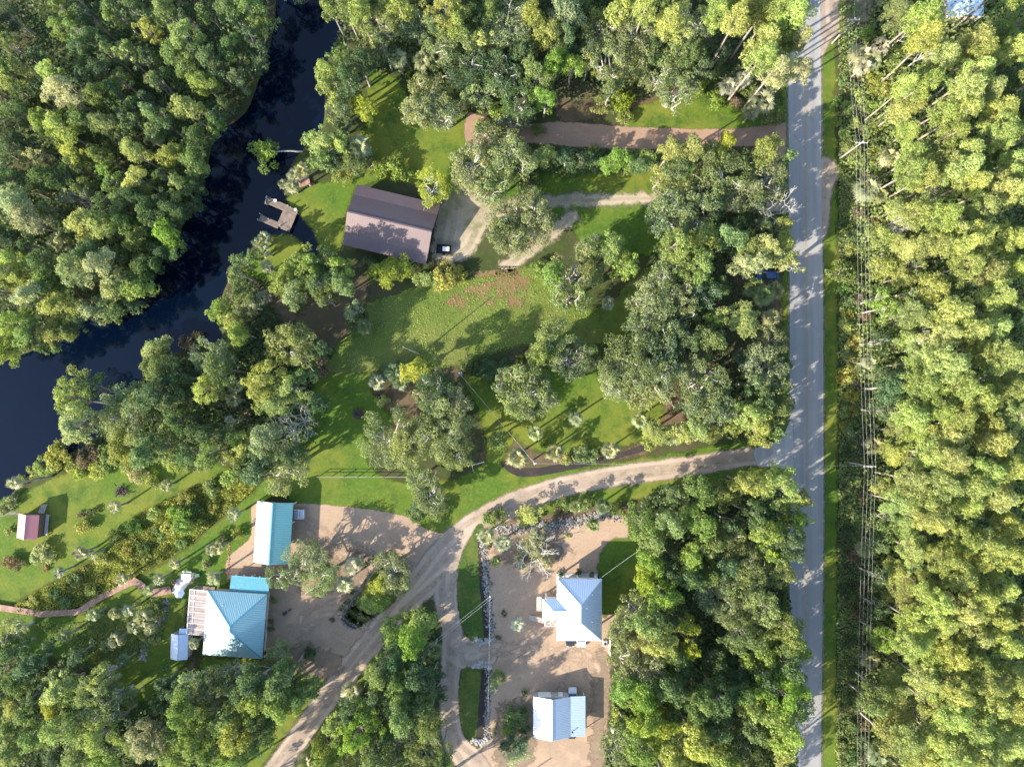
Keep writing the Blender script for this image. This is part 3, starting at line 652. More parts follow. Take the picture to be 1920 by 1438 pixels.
rf = m.build('roof', r); m = MB(); cap(m, F_(-L, 0, hr), F_(L, 0, hr), 'roof_brown', .3)
m.build('ridge_cap', rf)
for s in (-1, 1): m = MB().mat('brown_wall'); m.poly([(s * (L - .5), -e + .6, z - .05), (s * (L - .5), e - .6, z - .05), (s * (L - .5), k, z + hk - .12), (s * (L - .5), 0, z + hr - .12), (s * (L - .5), -k, z + hk - .12)], [(0, 1, 2, 3, 4)]); m.build('gable', r)
m = MB().mat('dark'); m.box((L - .48, 0, 1.4), (.06, 3.2, 2.8)); m.build('barn_door', r)
for x in (-4, 4): window(r, (x, -e + .6, 1.7), 's')
# red-roofed hut
z = 2.5; r = bld('hut', (52.5, 987), z, -4.5, 'small hut with a faded red gabled roof on the lawn', 'hut')
a, b, h = 2.12, 2.5, 1.0
wall_box(r, 2 * a - .5, 2 * b - .5, 0, z + .03, 'brown_wall')
m = MB(); roof_plane(m, [(-a, b, z), (-a, -b, z), (0, -b, z + h), (0, b, z + h)], 'roof_red', .24)
roof_plane(m, [(a, -b, z), (a, b, z), (0, b, z + h), (0, -b, z + h)], 'roof_red', .24); rf = m.build('roof', r)
m = MB(); cap(m, (0, -b, z + h), (0, b, z + h), 'roof_red', .2); m.build('ridge_cap', rf)
m = MB().mat('white_paint'); m.box((-1.1, .2, z + .56), (.75, .8, .16)); m.build('skylight', rf)
m = MB().mat('rail_wood'); m.box((a + .32, .2, .5), (.7, 2 * b - .8, .1)); posts(r, [(a + .6, -2), (a + .6, 2)], .5, 'rail_wood'); m.build('deck', r)
m = MB().mat('rail_wood')
for k in range(6): m.box((1.35, b + .2 + .28 * k, 1.0 - .16 * k), (1.0, .26, .05))
m.beam((.8, b, 1.0), (.8, b + 1.8, .08), .06, .2); m.beam((1.9, b, 1.0), (1.9, b + 1.8, .08), .06, .2); m.build('stairs', r); window(r, (0, -b + .25, 1.4), 's')
# roof in the top right corner
z = 3.0; r = bld('house', (1811, -42), z, -1.0, 'house with a pale grey-blue roof at the upper right edge')
a, b, h = 3.7, 8.2, .95
wall_box(r, 2 * a - .5, 2 * b - .5, 0, z + .03, 'cream_wall')
m = MB(); roof_plane(m, [(-a, b, z), (-a, -b, z), (0, -b, z + h), (0, b, z + h)], 'roof_shed', .35)
roof_plane(m, [(a, -b, z), (a, b, z), (0, b, z + h), (0, -b, z + h)], 'roof_shed', .35); rf = m.build('roof', r)
m = MB(); cap(m, (0, -b, z + h), (0, b, z + h), 'roof_white', .25); m.build('ridge_cap', rf)
window(r, (0, -b + .25, 1.6), 's'); m = MB().mat('rail_wood'); m.box((-a - .9, -4, .3), (1.6, 8, .12)); m.build('deck', r)

# ---------------------------------------------------------------- dock, boardwalk, fences, beds
def planks(mb, a, b, w, z, bw=.16, gap=.02, th=.05, along=False):
    """boards laid across the walk from a to b"""
    a, b = Vector(a), Vector(b); d = b - a; L = d.length; d /= L; s = Vector((-d.y, d.x)); rz = math.atan2(d.y, d.x)
    if along:
        n = max(1, int(w / bw))
        for i in range(n):
            c = (a + b) / 2 + s * (-w / 2 + (i + .5) * w / n); mb.box((c.x, c.y, z + random.uniform(-.006, .006)), (L, w / n - gap, th), rz)
    else:
        n = max(1, int(L / bw))
        for i in range(n):
            c = a + d * (i + .5) * L / n; mb.box((c.x, c.y, z + random.uniform(-.006, .006)), (L / n - gap, w * random.uniform(.985, 1.015), th), rz)
def p2(x, y, z=0.0): return P(x, y, z).to_2d()
zd = .55; c0 = P(530, 405, zd); r = empty('dock', (c0.x, c0.y, 0)); tag(r, 'weathered grey wooden dock with two fingers around a boat slip', 'dock')
def dk(px): v = p2(*px, zd); return (v.x - c0.x, v.y - c0.y)
m = MB().mat('deck_grey'); planks(m, dk((551, 391)), dk((534, 432)), 2.05, zd, .19, .025); planks(m, dk((538, 388)), dk((522, 425)), .9, zd, .19, .025); m.build('deck', r)
m = MB().mat('dark'); 
m = MB().mat('deck_grey')
for i in range(8):
    f = i / 7; x, y = 543 + (527 - 543) * f, 387.5 + (425 - 387.5) * f; v = dk((x, y)); m.box((v[0], v[1], zd), (.62, .16, .05), RAD(-24))
m.build('joist', r)
m = MB().mat('deck_grey'); planks(m, dk((502, 376)), dk((541, 393)), 1.45, zd, .17, .02, .05, True); m.build('finger', r)
m = MB().mat('deck_grey'); planks(m, dk((487, 408)), dk((523, 424)), 1.3, zd, .17, .02, .05, True); m.build('finger', r)
for x, y in ((501, 372), (500, 382), (520, 379), (489, 402), (485, 413), (505, 412), (541, 387), (558, 400), (540, 433), (526, 424)):
    m = MB().mat('rail_wood'); v = dk((x, y)); m.tube([(v[0], v[1], -1.3), (v[0], v[1], zd + .75)], .11, 7); m.build('piling', r)
m = MB().mat('rail_wood'); v, w_ = dk((503, 370)), dk((500, 384)); m.beam((*v, zd + .9), (*w_, zd + .9), .1, .08); m.beam((*v, zd), (*v, zd + .9), .08, .08); m.beam((*w_, zd), (*w_, zd + .9), .08, .08); m.build('bench_rail', r)
m = MB().mat('white_paint'); v = P(517, 377, zd + .02); m.box((0, 0, .2), (.55, .4, .36)); m.box((0, 0, .41), (.6, .45, .06)); o = m.build('cooler_box', None, (v.x, v.y, zd + .03)); tag(o, 'small white box on the upper finger of the dock', 'box')
v = P(555, 394, zd); m = MB().mat('white_paint'); m.box((0, 0, .2), (.4, .4, .35), .4); m.box((0, 0, .4), (.46, .46, .05), .4); o = m.build('cooler_box', None, (v.x, v.y, zd + .03)); tag(o, 'small white box at the lawn corner of the dock', 'box')

def walk(name, px, w, z, label, rail=False, mat='deck_red'):
    o0 = P(*px[0], z); r = empty(name, (o0.x, o0.y, 0)); tag(r, label, 'boardwalk')
    m = MB().mat(mat); ps = [p2(*p, z) - o0.to_2d() for p in px]
    for a, b in zip(ps, ps[1:]):
        d = (b - a).normalized(); planks(m, a - d * .25, b + d * .25, w, z, .2, .018)
    m.build('deck', r); m = MB().mat(mat)
    for a, b in zip(ps, ps[1:]):
        d = (b - a).normalized(); s = Vector((-d.y, d.x)) * (w / 2 - .1)
        for k in (-1, 1): m.beam((*(a + s * k), z - .14), (*(b + s * k), z - .14), .06, .2)
    m.build('joist', r)
    for a, b in zip(ps, ps[1:]):
        n = max(1, int((b - a).length / 2.4)); s = (b - a).normalized(); s = Vector((-s.y, s.x)) * (w / 2 - .06)
        for i in range(n):
            for k in (-1, 1):
                c = a + (b - a) * (i + .5) / n + s * k; q_ = MB().mat('rail_wood'); q_.box((c.x, c.y, (z - .05) / 2), (.12, .12, z - .05)); q_.build('post', r)
    return r
walk('boardwalk', [(-40, 1130), (0, 1139), (78, 1151), (146, 1147), (186, 1121), (238, 1095), (254, 1090)], 1.25, .55, 'long red-brown boardwalk curving across the marsh below the lawn')
walk('boardwalk', [(249, 1088), (268, 1100)], 1.5, .58, 'short red-brown boardwalk spur bending beside the marsh palms')
walk('boardwalk', [(400, 746), (432, 757), (470, 774)], 1.5, .4, 'shaded boardwalk half hidden beneath the river bank trees')
walk('boardwalk', [(283, 1112), (300, 1109), (318, 1106)], 1.6, .4, 'short wide boardwalk ramp joining the grey patio')

def rock_lumps(mb, pts, r0, r1):
    for x, y in pts:
        r_ = random.uniform(r0, r1); n = 6; zz = r_ * random.uniform(.4, .8); a0 = random.uniform(0, 6)
        ring = [(x + r_ * random.uniform(.75, 1.1) * math.cos(a0 + k * 6.283 / n), y + r_ * random.uniform(.75, 1.1) * math.sin(a0 + k * 6.283 / n)) for k in range(n)]
        b = len(mb.v)
        vs = [(p[0], p[1], .0) for p in ring] + [(x + (p[0] - x) * .72, y + (p[1] - y) * .72, zz * random.uniform(.7, 1)) for p in ring] + [(x, y, zz * 1.05)]
        mb.poly(vs, [(k, (k + 1) % n, n + (k + 1) % n, n + k) for k in range(n)] + [(n + k, n + (k + 1) % n, 2 * n) for k in range(n)])
def along(px, wid, n):
    out = []; ps = [p2(*p) for p in px]; Ls = [(b - a).length for a, b in zip(ps, ps[1:])]; T = sum(Ls)
    for _ in range(n):
        t_ = random.uniform(0, T); i = 0
        while t_ > Ls[i] and i < len(Ls) - 1: t_ -= Ls[i]; i += 1
        a, b = ps[i], ps[i + 1]; d = (b - a).normalized(); c = a + d * t_ + Vector((-d.y, d.x)) * random.gauss(0, wid / 2.6); out.append((c.x, c.y))
    return out
def stones(name, parts, label):
    mats = [m_ for _, m_ in parts]; mb = MB()
    for pts, mt in parts: mb.mat(mt); rock_lumps(mb, pts, .1, .3)
    tag(mb.build(name), label, 'stones', None, 'stuff')
l1 = [(901, 1000), (908, 1050), (914, 1100), (918, 1150), (921, 1196)]; l2 = [(919, 1250), (916, 1300), (912, 1345), (914, 1386)]
l3 = [(930, 992), (965, 992), (1000, 986), (1040, 986), (1080, 978), (1120, 968), (1164, 964)]
stones('river_stones', [(along(l1, 1.0, 420), 'stone'), (along(l1, 1.2, 260), 'dark_stone'), (along(l1, .9, 120), 'pale_stone')], 'band of mixed grey river stones beside the long grass island')
stones('river_stones', [(along(l2, .9, 260), 'stone'), (along(l2, .9, 160), 'dark_stone')], 'band of river stones beside the lower grass island')
stones('river_stones', [(along(l3, 1.4, 520), 'stone'), (along(l3, 1.6, 320), 'dark_stone'), (along(l3, 1.4, 240), 'pale_stone')], 'curved band of pale and dark stones along the top of the sandy yard')
for px, lab in (([(892, 1196), (896, 1202), (912, 1203), (925, 1199)], 'low wall of white rocks closing the long grass island'), ([(885, 1248), (900, 1244), (912, 1246), (920, 1254)], 'low wall of pale rocks at the head of the lower grass island'), ([(884, 1385), (893, 1392), (905, 1391), (913, 1384)], 'low wall of white rocks at the foot of the lower grass island')):
    mb = MB().mat('pale_stone'); rock_lumps(mb, along(px, .7, 60), .22, .5); tag(mb.build('rock_wall'), lab, 'rock wall')
for px, lab in (([(716, 1046), (690, 1080), (665, 1118), (641, 1160)], 'thin stone retaining wall along the long side of the planted bed'), ([(641, 1160), (655, 1172), (668, 1177)], 'short stone retaining wall at the lower end of the planted bed')):
    mb = MB().mat('dark_stone'); ps = smooth([P(*p) for p in px], 6, False)
    for a, b in zip(ps, ps[1:]): mb.beam((a.x, a.y, .25), (b.x, b.y, .25), .3, .5)
    mb.mat('stone'); rock_lumps(mb, along(px, .8, 90), .1, .28); tag(mb.build('retaining_wall'), lab, 'wall')
mb = MB().mat('stone'); ps = [(322, 1105), (312, 1130), (312, 1150), (302, 1165)]
rock_lumps(mb, along([(311, 1122), (309, 1150), (300, 1164), (280, 1182), (272, 1208), (264, 1238)], 1.0, 260), .12, .36); mb.mat('dark_stone'); rock_lumps(mb, along([(311, 1122), (309, 1150), (300, 1164)], .9, 90), .12, .3)
tag(mb.build('rock_border'), 'winding border of loose rocks on the lawn below the patio', 'rock border')
mb = MB().mat('terracotta'); rock_lumps(mb, along([(430, 1014), (429, 1050), (427, 1092)], .35, 70), .1, .2); tag(mb.build('brick_edging'), 'line of terracotta edging between lawn and carport yard', 'edging')

# rail fence on the lawn
c0 = P(675, 893); r = empty('rail_fence', (c0.x, c0.y, 0)); tag(r, 'pale two-rail fence with posts across the lawn', 'fence')
xs = np.linspace(P(598, 893).x - c0.x, P(772, 893).x - c0.x, 8)
m = MB().mat('fence_wood'); m.beam((xs[0], 0, 1.4), (xs[-1], 0, 1.4), .06, .08); m.build('rail', r)
m = MB().mat('fence_wood'); m.beam((xs[0], 0, .8), (xs[-1], 0, .8), .05, .1); m.build('rail', r)
for x in xs: m = MB().mat('fence_wood'); m.box((x, 0, .72), (.12, .12, 1.44)); m.build('post', r)
a, b = P(884, 872, .6), P(907, 866, .6); c0 = (a + b) / 2; r = empty('bar_gate', (c0.x, c0.y, 0)); tag(r, 'white single-bar gate pole near the end of the drive lawn', 'gate')
m = MB().mat('white_paint'); m.tube([Vector((a.x - c0.x, a.y - c0.y, .8)), Vector((b.x - c0.x, b.y - c0.y, .9))], .05, 6); m.build('bar', r)
m = MB().mat('white_paint'); m.box((b.x - c0.x, b.y - c0.y, .5), (.14, .14, 1.0)); m.build('post', r)

# ---------------------------------------------------------------- utility poles and wires
def pole(px, H, label, arm=0.0, gear=False, lean=(0, 0)):
    b = P(*px); r = empty('utility_pole', (b.x, b.y, 0)); tag(r, label, 'utility pole')
    m = MB().mat('pole_wood'); m.tube([(0, 0, 0), (lean[0] * .5, lean[1] * .5, H / 2), (lean[0], lean[1], H)], [.17, .15, .12], 8); m.build('shaft', r)
    if arm:
        m = MB().mat('rail_wood'); m.box((0, 0, H - .6), (arm, .14, .16)); a_ = m.build('crossarm', r)
        for x in (-arm / 2 + .1, -arm / 6, arm / 6, arm / 2 - .1): m = MB().mat('white_paint'); m.lathe([(.04, 0), (.07, .08), (.04, .16), (.06, .22)], (x, 0, H - .52), 6); m.build('insulator', a_)
    if gear:
        m = MB().mat('steel'); m.lathe([(.02, 0), (.2, .018), (.22, .1), (.22, .62), (.2, .7), (.05, .74)], (.3, .05, H - 1.6), 10); m.build('transformer', r)
    m = MB().mat('white_paint'); m.lathe([(.13, 0), (.16, .05), (.1, .14)], (lean[0], lean[1], H), 8); m.build('pole_cap', r)
    return Vector((b.x + lean[0], b.y + lean[1], H))
tC = pole((1588, 866), 9.6, 'utility pole with a crossarm and wires opposite the drive mouth', 2.4, True)
tB = pole((1574, 298), 9.6, 'utility pole with a crossarm among the scrub by the upper road', 2.4)
tA = pole((1560, 82), 9.6, 'utility pole with a crossarm beside the sandy pull-off', 2.4)
tD = pole((1574, 1530), 9.6, 'utility pole with a crossarm beyond the lower edge of the road', 2.4)
tE = pole((867, 702), 8.6, 'pale utility pole with white gear in the middle of the meadow edge', 0, True)
tF = pole((1000, 862), 8.0, 'utility pole in the palm bed beside the gravel drive', 0, True)
tG = pole((921, 1098), 7.6, 'thin utility pole at the edge of the sandy yard with stones', 0, False)
tH = pole((648, 1318), 8.0, 'utility pole hidden in the trees left of the narrow drive', 0, False)
tI = pole((914, 1500), 7.6, 'utility pole beyond the lower edge of the sandy yard', 0, False)
def wire(a, b, label, sag=.4, r_=.013, name='power_line', group=None):
    a, b = Vector(a), Vector(b); pts = [a + (b - a) * t_ - Vector((0, 0, 4 * sag * t_ * (1 - t_))) for t_ in np.linspace(0, 1, 13)]
    m = MB().mat('cable'); m.tube(pts, r_, 4); o = m.build(name); tag(o, label, 'power line', group); return o
for p0, p1, lab in ((tA, tB, 'roadside wire of the upper span beside the sandy pull-off'), (tB, tC, 'roadside wire of the long middle span over the scrub'), (tC, tD, 'roadside wire of the lower span beside the shaded verge')):
    for dx in (-1.1, -.4, .4, 1.1): wire(p0 + Vector((dx, 0, -.34)), p1 + Vector((dx, 0, -.34)), lab, .7, .009, 'power_line', lab.replace('wire', 'wires'))
wire(tA + Vector((0, 0, -.34)), tA + Vector((3, 60, -.34)), 'wire leaving the pole by the sandy pull-off over the top edge', .5)
wire(tE, tF, 'service wire sloping across the lawn between two poles', .5, .0145)
wire(tF, tC + Vector((0, 0, -1.2)), 'thin wire crossing the road to the crossarm pole', .8, .010)
wire(tG, tH, 'upper service wire crossing the grass island to the trees', .5, .014, 'power_line', None)
wire(tG + Vector((.5, -.3, -.3)), tH + Vector((.5, -.3, -.3)), 'lower service wire crossing the grass island to the trees', .5, .014)
wire(tG, tI, 'wire running down along the stones of the sandy yard', .5, .0145)
wire(P(1123, 1086, 5.3), P(1212, 1022, 6.5), 'service wire from the raised house to the trees', .2, .018)
m = MB().mat('pole_wood'); b = P(787, 664); m.tube([(0, 0, 0), (-.9, .4, 5), (-1.9, .8, 10)], [.14, .12, .08], 7); o = m.build('bare_trunk', None, (b.x, b.y, 0)); tag(o, 'tall thin bare trunk standing at the meadow edge', 'dead trunk')

# ---------------------------------------------------------------- vehicles and yard things
def vehicle(name, px, rz, label, cat, L, Wd, H, paint, kind='car'):
    b = P(*px); r = empty(name, (b.x, b.y, .02), RAD(rz)); tag(r, label, cat)
    hx = L / 2; m = MB().mat(paint); w2 = Wd / 2
    def hull(prof, w, mb, tw=.93):
        n = len(prof); vs = [(x, -w * k, zz) for x, zz, k in prof] + [(x, w * k, zz) for x, zz, k in prof]
        mb.poly(vs, [tuple(range(n))[::-1], tuple(range(n, 2 * n))] + [(i, (i + 1) % n, n + (i + 1) % n, n + i) for i in range(n)])
    bh = H * .58
    hull([(-hx, .32, .9), (-hx + .05, bh * .95, .93), (-hx + .35, bh, .96), (0, bh * 1.02, 1), (hx - .9, bh * .95, .96), (hx - .12, bh * .78, .9), (hx, .34, .86), (hx - .3, .24, .92), (-hx + .3, .24, .94)], w2, m)
    body = m.build('body', r)
    if kind == 'car': c0, c1, c2, c3 = -hx + .25, -hx + .75, .35, 1.15
    elif kind == 'van': c0, c1, c2, c3 = -hx + .08, -hx + .25, hx - 1.6, hx - .75
    else: c0, c1, c2, c3 = -.55, -.35, .85, 1.45
    g = MB().mat('glass'); hull([(c0, bh * .97, .9), (c1, H - .06, .74), (c2, H - .06, .74), (c3, bh * .93, .9)], w2, g); g.build('windows', r)
    m = MB().mat(paint); m.box(((c1 + c2) / 2, 0, H - .035), (c2 - c1 + .1, Wd * .75, .07), 0, (.94, .92)); m.build('cab_roof', r)
    if kind == 'truck':
        m = MB().mat('steel'); m.box(((c0 - hx) / 2 + .02, 0, bh + .025), (hx + c0 - .3, Wd * .82, .02)); m.build('bed_liner', r)
        m = MB().mat('white_paint'); y = w2 - .08
        for s in (-1, 1): m.beam((-hx + .1, s * y, bh + .35), (c0 - .1, s * y, bh + .35), .07, .07)
        for x in (-hx + .12, -hx + 1.1): m.beam((x, -y, bh + .35), (x, y, bh + .35), .07, .07)
        for s in (-1, 1):
            for x in (-hx + .12, -hx + 1.1): m.beam((x, s * y, bh), (x, s * y, bh + .35), .06, .06)
        m.build('bed_rack', r)
    for x in (hx - .95, -hx + .9):
        for s in (-1, 1):
            m = MB().mat('tyre'); m.wheel((x, s * (w2 - .1), .33), .33, .22, 'y'); wh = m.build('wheel', r)
            m = MB().mat('steel'); m.wheel((x, s * (w2 - .08), .33), .19, .2, 'y', 10); m.build('rim', wh)
    for s in (-1, 1):
        m = MB().mat('lamp_glass'); m.box((hx - .1, s * w2 * .66, bh * .72), (.18, .34, .15)); m.build('headlight', r)
        m = MB().mat('lamp_red'); m.box((-hx + .02, s * w2 * .74, bh * .8), (.08, .2, .2)); m.build('tail_light', r)
        m = MB().mat(paint); m.box((c3 - .25, s * (w2 + .06), bh * 1.05), (.12, .2, .12)); m.build('wing_mirror', r)
    return r
vehicle('car', (1436, 518), 180, 'blue car parked under the trees beside the road', 'car', 4.6, 1.85, 1.5, 'paint_blue')
vehicle('pickup_truck', (549, 962), 180, 'silver pickup with its racked bed sticking out of the carport', 'pickup truck', 5.5, 1.95, 1.75, 'paint_silver', 'truck')
vehicle('car', (1089, 1190), -90, 'white car parked under the raised house with its nose showing', 'car', 4.6, 1.85, 1.5, 'paint_white')
vehicle('pickup_truck', (1069, 1187), -90, 'black pickup parked under the raised house beside the white car', 'pickup truck', 5.0, 1.85, 1.65, 'paint_black', 'truck')
vehicle('car', (1073, 1307), 90, 'white car poking out from the top of the garage lean-to', 'car', 4.5, 1.8, 1.45, 'paint_white')
vehicle('car', (1071, 1359), 90, 'black car with its tail out of the lower end of the lean-to', 'car', 4.5, 1.8, 1.5, 'paint_black', 'van')
# motorcycle in the yard
b = P(539, 1146); r = empty('motorcycle', (b.x, b.y, .02), RAD(35)); tag(r, 'black motorcycle standing alone in the gravel yard', 'motorcycle')
for x in (-.72, .72):
    m = MB().mat('tyre'); m.wheel((x, 0, .32), .32, .16, 'y'); wh = m.build('wheel', r); m = MB().mat('steel'); m.wheel((x, 0, .32), .17, .18, 'y', 8); m.build('rim', wh)
m = MB().mat('paint_black'); m.tube([(-.7, 0, .6), (-.2, 0, .75), (.25, 0, .9), (.5, 0, .75)], [.12, .2, .22, .1], 8); m.box((.05, 0, .45), (.55, .38, .4)); m.build('body', r)
m = MB().mat('dark'); m.tube([(-.75, 0, .85), (-.3, 0, .8), (0, 0, .84)], [.12, .17, .1], 7); m.build('saddle', r)
m = MB().mat('steel'); m.tube([(.35, -.42, 1.02), (.5, -.2, 1.0), (.5, .2, 1.0), (.35, .42, 1.02)], .03, 5); m.tube([(.5, 0, 1.0), (.74, 0, .33)], .05, 5); m.build('handlebar', r)
for s in (-1, 1): m = MB().mat('paint_black'); m.box((-.6, s * .3, .6), (.5, .2, .35)); m.build('pannier', r)
# trailer by the barn
b = P(833, 469); r = empty('utility_trailer', (b.x, b.y, .02), RAD(-4)); tag(r, 'black utility trailer parked at the barn corner', 'trailer')
m = MB().mat('dark'); m.box((0, 0, .55), (3.0, 1.8, .12)); m.build('bed', r)
for y in (-.88, .88): m = MB().mat('dark'); m.box((0, y, .85), (3.0, .06, .5)); m.build('side_board', r)
for x in (-1.48, 1.48): m = MB().mat('dark'); m.box((x, 0, .85), (.06, 1.7, .5)); m.build('end_board', r)
for y in (-1.0, 1.0): m = MB().mat('tyre'); m.wheel((0, y, .32), .32, .2, 'y'); m.build('wheel', r)
m = MB().mat('steel'); m.beam((1.5, .4, .5), (2.5, 0, .5), .08, .08); m.beam((1.5, -.4, .5), (2.5, 0, .5), .08, .08); m.build('tow_bar', r)
m = MB().mat('white_paint'); m.box((0, 0, .3), (1.3, .85, .55), 0, (.96, .94)); m.box((0, 0, .6), (1.36, .9, .06)); o = m.build('storage_box', None, (b.x + .45, b.y, .66)); tag(o, 'white box lying in the black trailer by the barn', 'box')
# patio set
b = P(352, 1078); r = empty('picnic_table', (b.x, b.y, .05), RAD(-4)); tag(r, 'pale picnic table on the grey patio', 'picnic table')
m = MB().mat('white_paint')
for k in range(4): m.box((0, -.33 + .22 * k, .75), (1.9, .2, .04))
m.build('tabletop', r)
for y in (-.75, .75): m = MB().mat('white_paint'); m.box((0, y, .45), (1.9, .26, .04)); m.build('seat', r)
for x in (-.7, .7): m = MB().mat('white_paint'); m.beam((x, -.7, 0), (x, .3, .73), .08, .08); m.beam((x, .7, 0), (x, -.3, .73), .08, .08); m.beam((x, -.75, .42), (x, .75, .42), .08, .06); m.build('leg', r)
b = P(328, 1090); m = MB().mat('terracotta'); m.lathe([(.3, 0), (.46, .25), (.5, .4), (.42, .42), (.36, .25)], (0, 0, 0), 14); m.mat('dark'); m.lathe([(.36, 0), (.02, .01)], (0, 0, .3), 14)
tag(m.build('fire_pit', None, (b.x, b.y, .06)), 'round dark fire pit on the grey patio', 'fire pit')
b = P(372, 1077); m = MB().mat('green_tank'); m.box((0, 0, .3), (.9, .55, .6), .1); m.box((0, 0, .63), (.96, .6, .06), .1); tag(m.build('storage_bin', None, (b.x, b.y, .02)), 'green storage bin at the end of the patio', 'bin')
b = P(345, 1106); r = empty('parasol', (b.x, b.y, .05)); tag(r, 'pale parasol shading the patio corner by the porch', 'parasol')
m = MB().mat('white_paint'); vs = [(1.15 * math.cos(k * math.pi / 3), 1.15 * math.sin(k * math.pi / 3), 2.05) for k in range(6)] + [(0, 0, 2.5)]; m.poly(vs, [(k, (k + 1) % 6, 6) for k in range(6)]); m.poly([(x, y, zz - .05) for x, y, zz in vs], [((k + 1) % 6, k, 6) for k in range(6)]); m.build('canopy', r)
m = MB().mat('steel'); m.tube([(0, 0, 0), (0, 0, 2.55)], .03, 6); m.build('shaft', r)
# gas tank by the raised house, white fence panel, small boat deck by the palms
b = P(1134, 1204); m = MB().mat('concrete'); m.box((0, 0, .05), (.95, 1.4, .1)); m.mat('steel'); m.box((0, 0, .5), (.8, 1.2, .8), 0, (.96, .97)); m.mat('dark'); m.lathe([(.3, 0), (.3, .02), (.1, .04)], (0, 0, .9), 12)
tag(m.build('air_conditioner', None, (b.x, b.y, .02)), 'grey air conditioner unit by the lower corner of the raised house', 'air conditioner')
b = P(1142, 1208); m = MB().mat('white_paint')
for k in range(9): m.box((0, -1.7 + .42 * k, .85), (.06, .36, 1.6))
for zz in (.3, 1.4): m.box((.06, 0, zz), (.05, 3.8, .1))
tag(m.build('fence_panel', None, (b.x, b.y, .02)), 'white fence panel against the trees right of the raised house', 'fence')
b = P(571, 342); r = empty('deck_platform', (b.x, b.y, 0), RAD(15)); tag(r, 'small reddish wooden platform among palms above the dock lawn', 'platform')
m = MB().mat('deck_red'); planks(m, (-1.2, 0), (1.2, 0), 1.9, .4, .2); m.build('deck', r)
for x in (-1, 1):
    for y in (-.8, .8): m = MB().mat('rail_wood'); m.box((x, y, .19), (.12, .12, .38)); m.build('post', r)
b = P(586, 347); r = empty('lawn_chair', (b.x, b.y, 0), RAD(40)); tag(r, 'small lawn chair with a red and white seat above the dock', 'chair')
m = MB().mat('red_cloth'); m.box((0, 0, .4), (.55, .5, .05)); m.build('seat', r); m = MB().mat('white_paint'); m.beam((-.26, 0, .42), (-.5, 0, .9), .5, .05); m.build('backrest', r)
for x in (-.22, .22):
    for y in (-.2, .2): m = MB().mat('steel'); m.beam((x, y, 0), (x, y, .4), .04, .04); m.build('leg', r)
for (x, y), lab in (((229, 921), 'round heap of dark brush on the marsh lawn'), ((672, 776), 'round heap of dark brush on the shaded lawn'), ):
    b = P(x, y); m = MB().mat('brush'); 
    for k in range(120):
        a_, e_ = random.uniform(0, 6.28), random.uniform(.1, 1.1); d = Vector((math.cos(a_) * math.cos(e_), math.sin(a_) * math.cos(e_), math.sin(e_))); s0 = Vector((random.gauss(0, .5), random.gauss(0, .4), .05))
        m.beam(s0, s0 + d * random.uniform(.4, 1.0), .06, .06)
    tag(m.build('brush_pile', None, (b.x, b.y, 0)), lab, 'brush pile')
b = P(948, 208); r = empty('pallet_stack', (b.x, b.y, 0), RAD(-35)); tag(r, 'stack of weathered boards beside the sand drive', 'boards')
for k in range(7): m = MB().mat('deck_grey'); m.box((0, -.9 + .3 * k, .12 + .05 * (k % 2)), (2.2, .2, .1)); m.build('board', r)

# ---------------------------------------------------------------- trees: one set of shapes per kind, then copied
def tube_mesh(name, tubes, mat):
    m = MB().mat(mat); k = 1.15 if mat == 'dead_wood' else 1
    for pts, rad, n in tubes: m.tube(pts, [q * k for q in rad], n, False)
    me = m.mesh(name); me.polygons.foreach_set('use_smooth', np.ones(len(me.polygons), bool)); return me
def leaves(name, cl, mat, size, dens, aspect=.62, flat=.8, jit=.7, low=-.55):
    Cs, Ns, Ts = [], [], []
    for c, r_ in cl:
        n = int(dens * r_ * r_) + 6; C, N = clump(c, r_, n, flat, .25, jit, low)
        Cs.append(C); Ns.append(N); Ts.append(np.clip(rng.normal(rng.uniform(.3, .7), .16, len(C)), 0, 1))
    C, N, T = np.concatenate(Cs), np.concatenate(Ns), np.concatenate(Ts)
    k = C[:, 2] > .05; C, N, T = C[k], N[k], T[k]
    return quads_mesh(name, leaf_quads(C, N, size * rng.uniform(.6, 1.35, len(C)), aspect), mat, T)
def bend(a, b, lift=.0, jit=.3, n=4):
    a, b = Vector(a), Vector(b); L = (b - a).length; out = [a]
    for i in range(1, n):
        t_ = i / n; out.append(a + (b - a) * t_ + Vector((random.gauss(0, jit), random.gauss(0, jit), lift * math.sin(math.pi * t_) + random.gauss(0, jit * .5))) * (L / 6))
    return out + [b]
def make_hardwood(R_, H):
    cz, sz = H * .66, H * .34; cl = []; n = int(15 + R_ * R_ * 1.15)
    lob = [(random.uniform(0, 6.28), random.uniform(.75, 1.15)) for _ in range(5)]
    for i in range(n):
        a = random.uniform(0, 6.283); u = random.uniform(-.35, 1) ; rr = math.sqrt(max(0, 1 - u * u)) * random.uniform(.55, 1.0)
        k = 1 + .22 * math.sin(2 * a + lob[0][0]) + .16 * math.sin(3 * a + lob[1][0])
        cr = random.uniform(.18, .31) * min(R_, 3.6) ; rad = max(0, R_ * rr * k - cr * .6)
        cl.append(((rad * math.cos(a), rad * math.sin(a), cz + sz * u * random.uniform(.7, 1) - cr * .5), cr))
    tubes = [([(0, 0, 0), (random.gauss(0, .15), random.gauss(0, .15), H * .3), (random.gauss(0, .3), random.gauss(0, .3), H * .6), (0, 0, H * .9)], [H * .02, H * .015, H * .01, .03], 7)]
    for c, r_ in cl[::2]: tubes.append((bend((0, 0, H * random.uniform(.3, .6)), c, .3, .25), [.10, .07, .05, .04, .02], 5))
    return tubes, cl
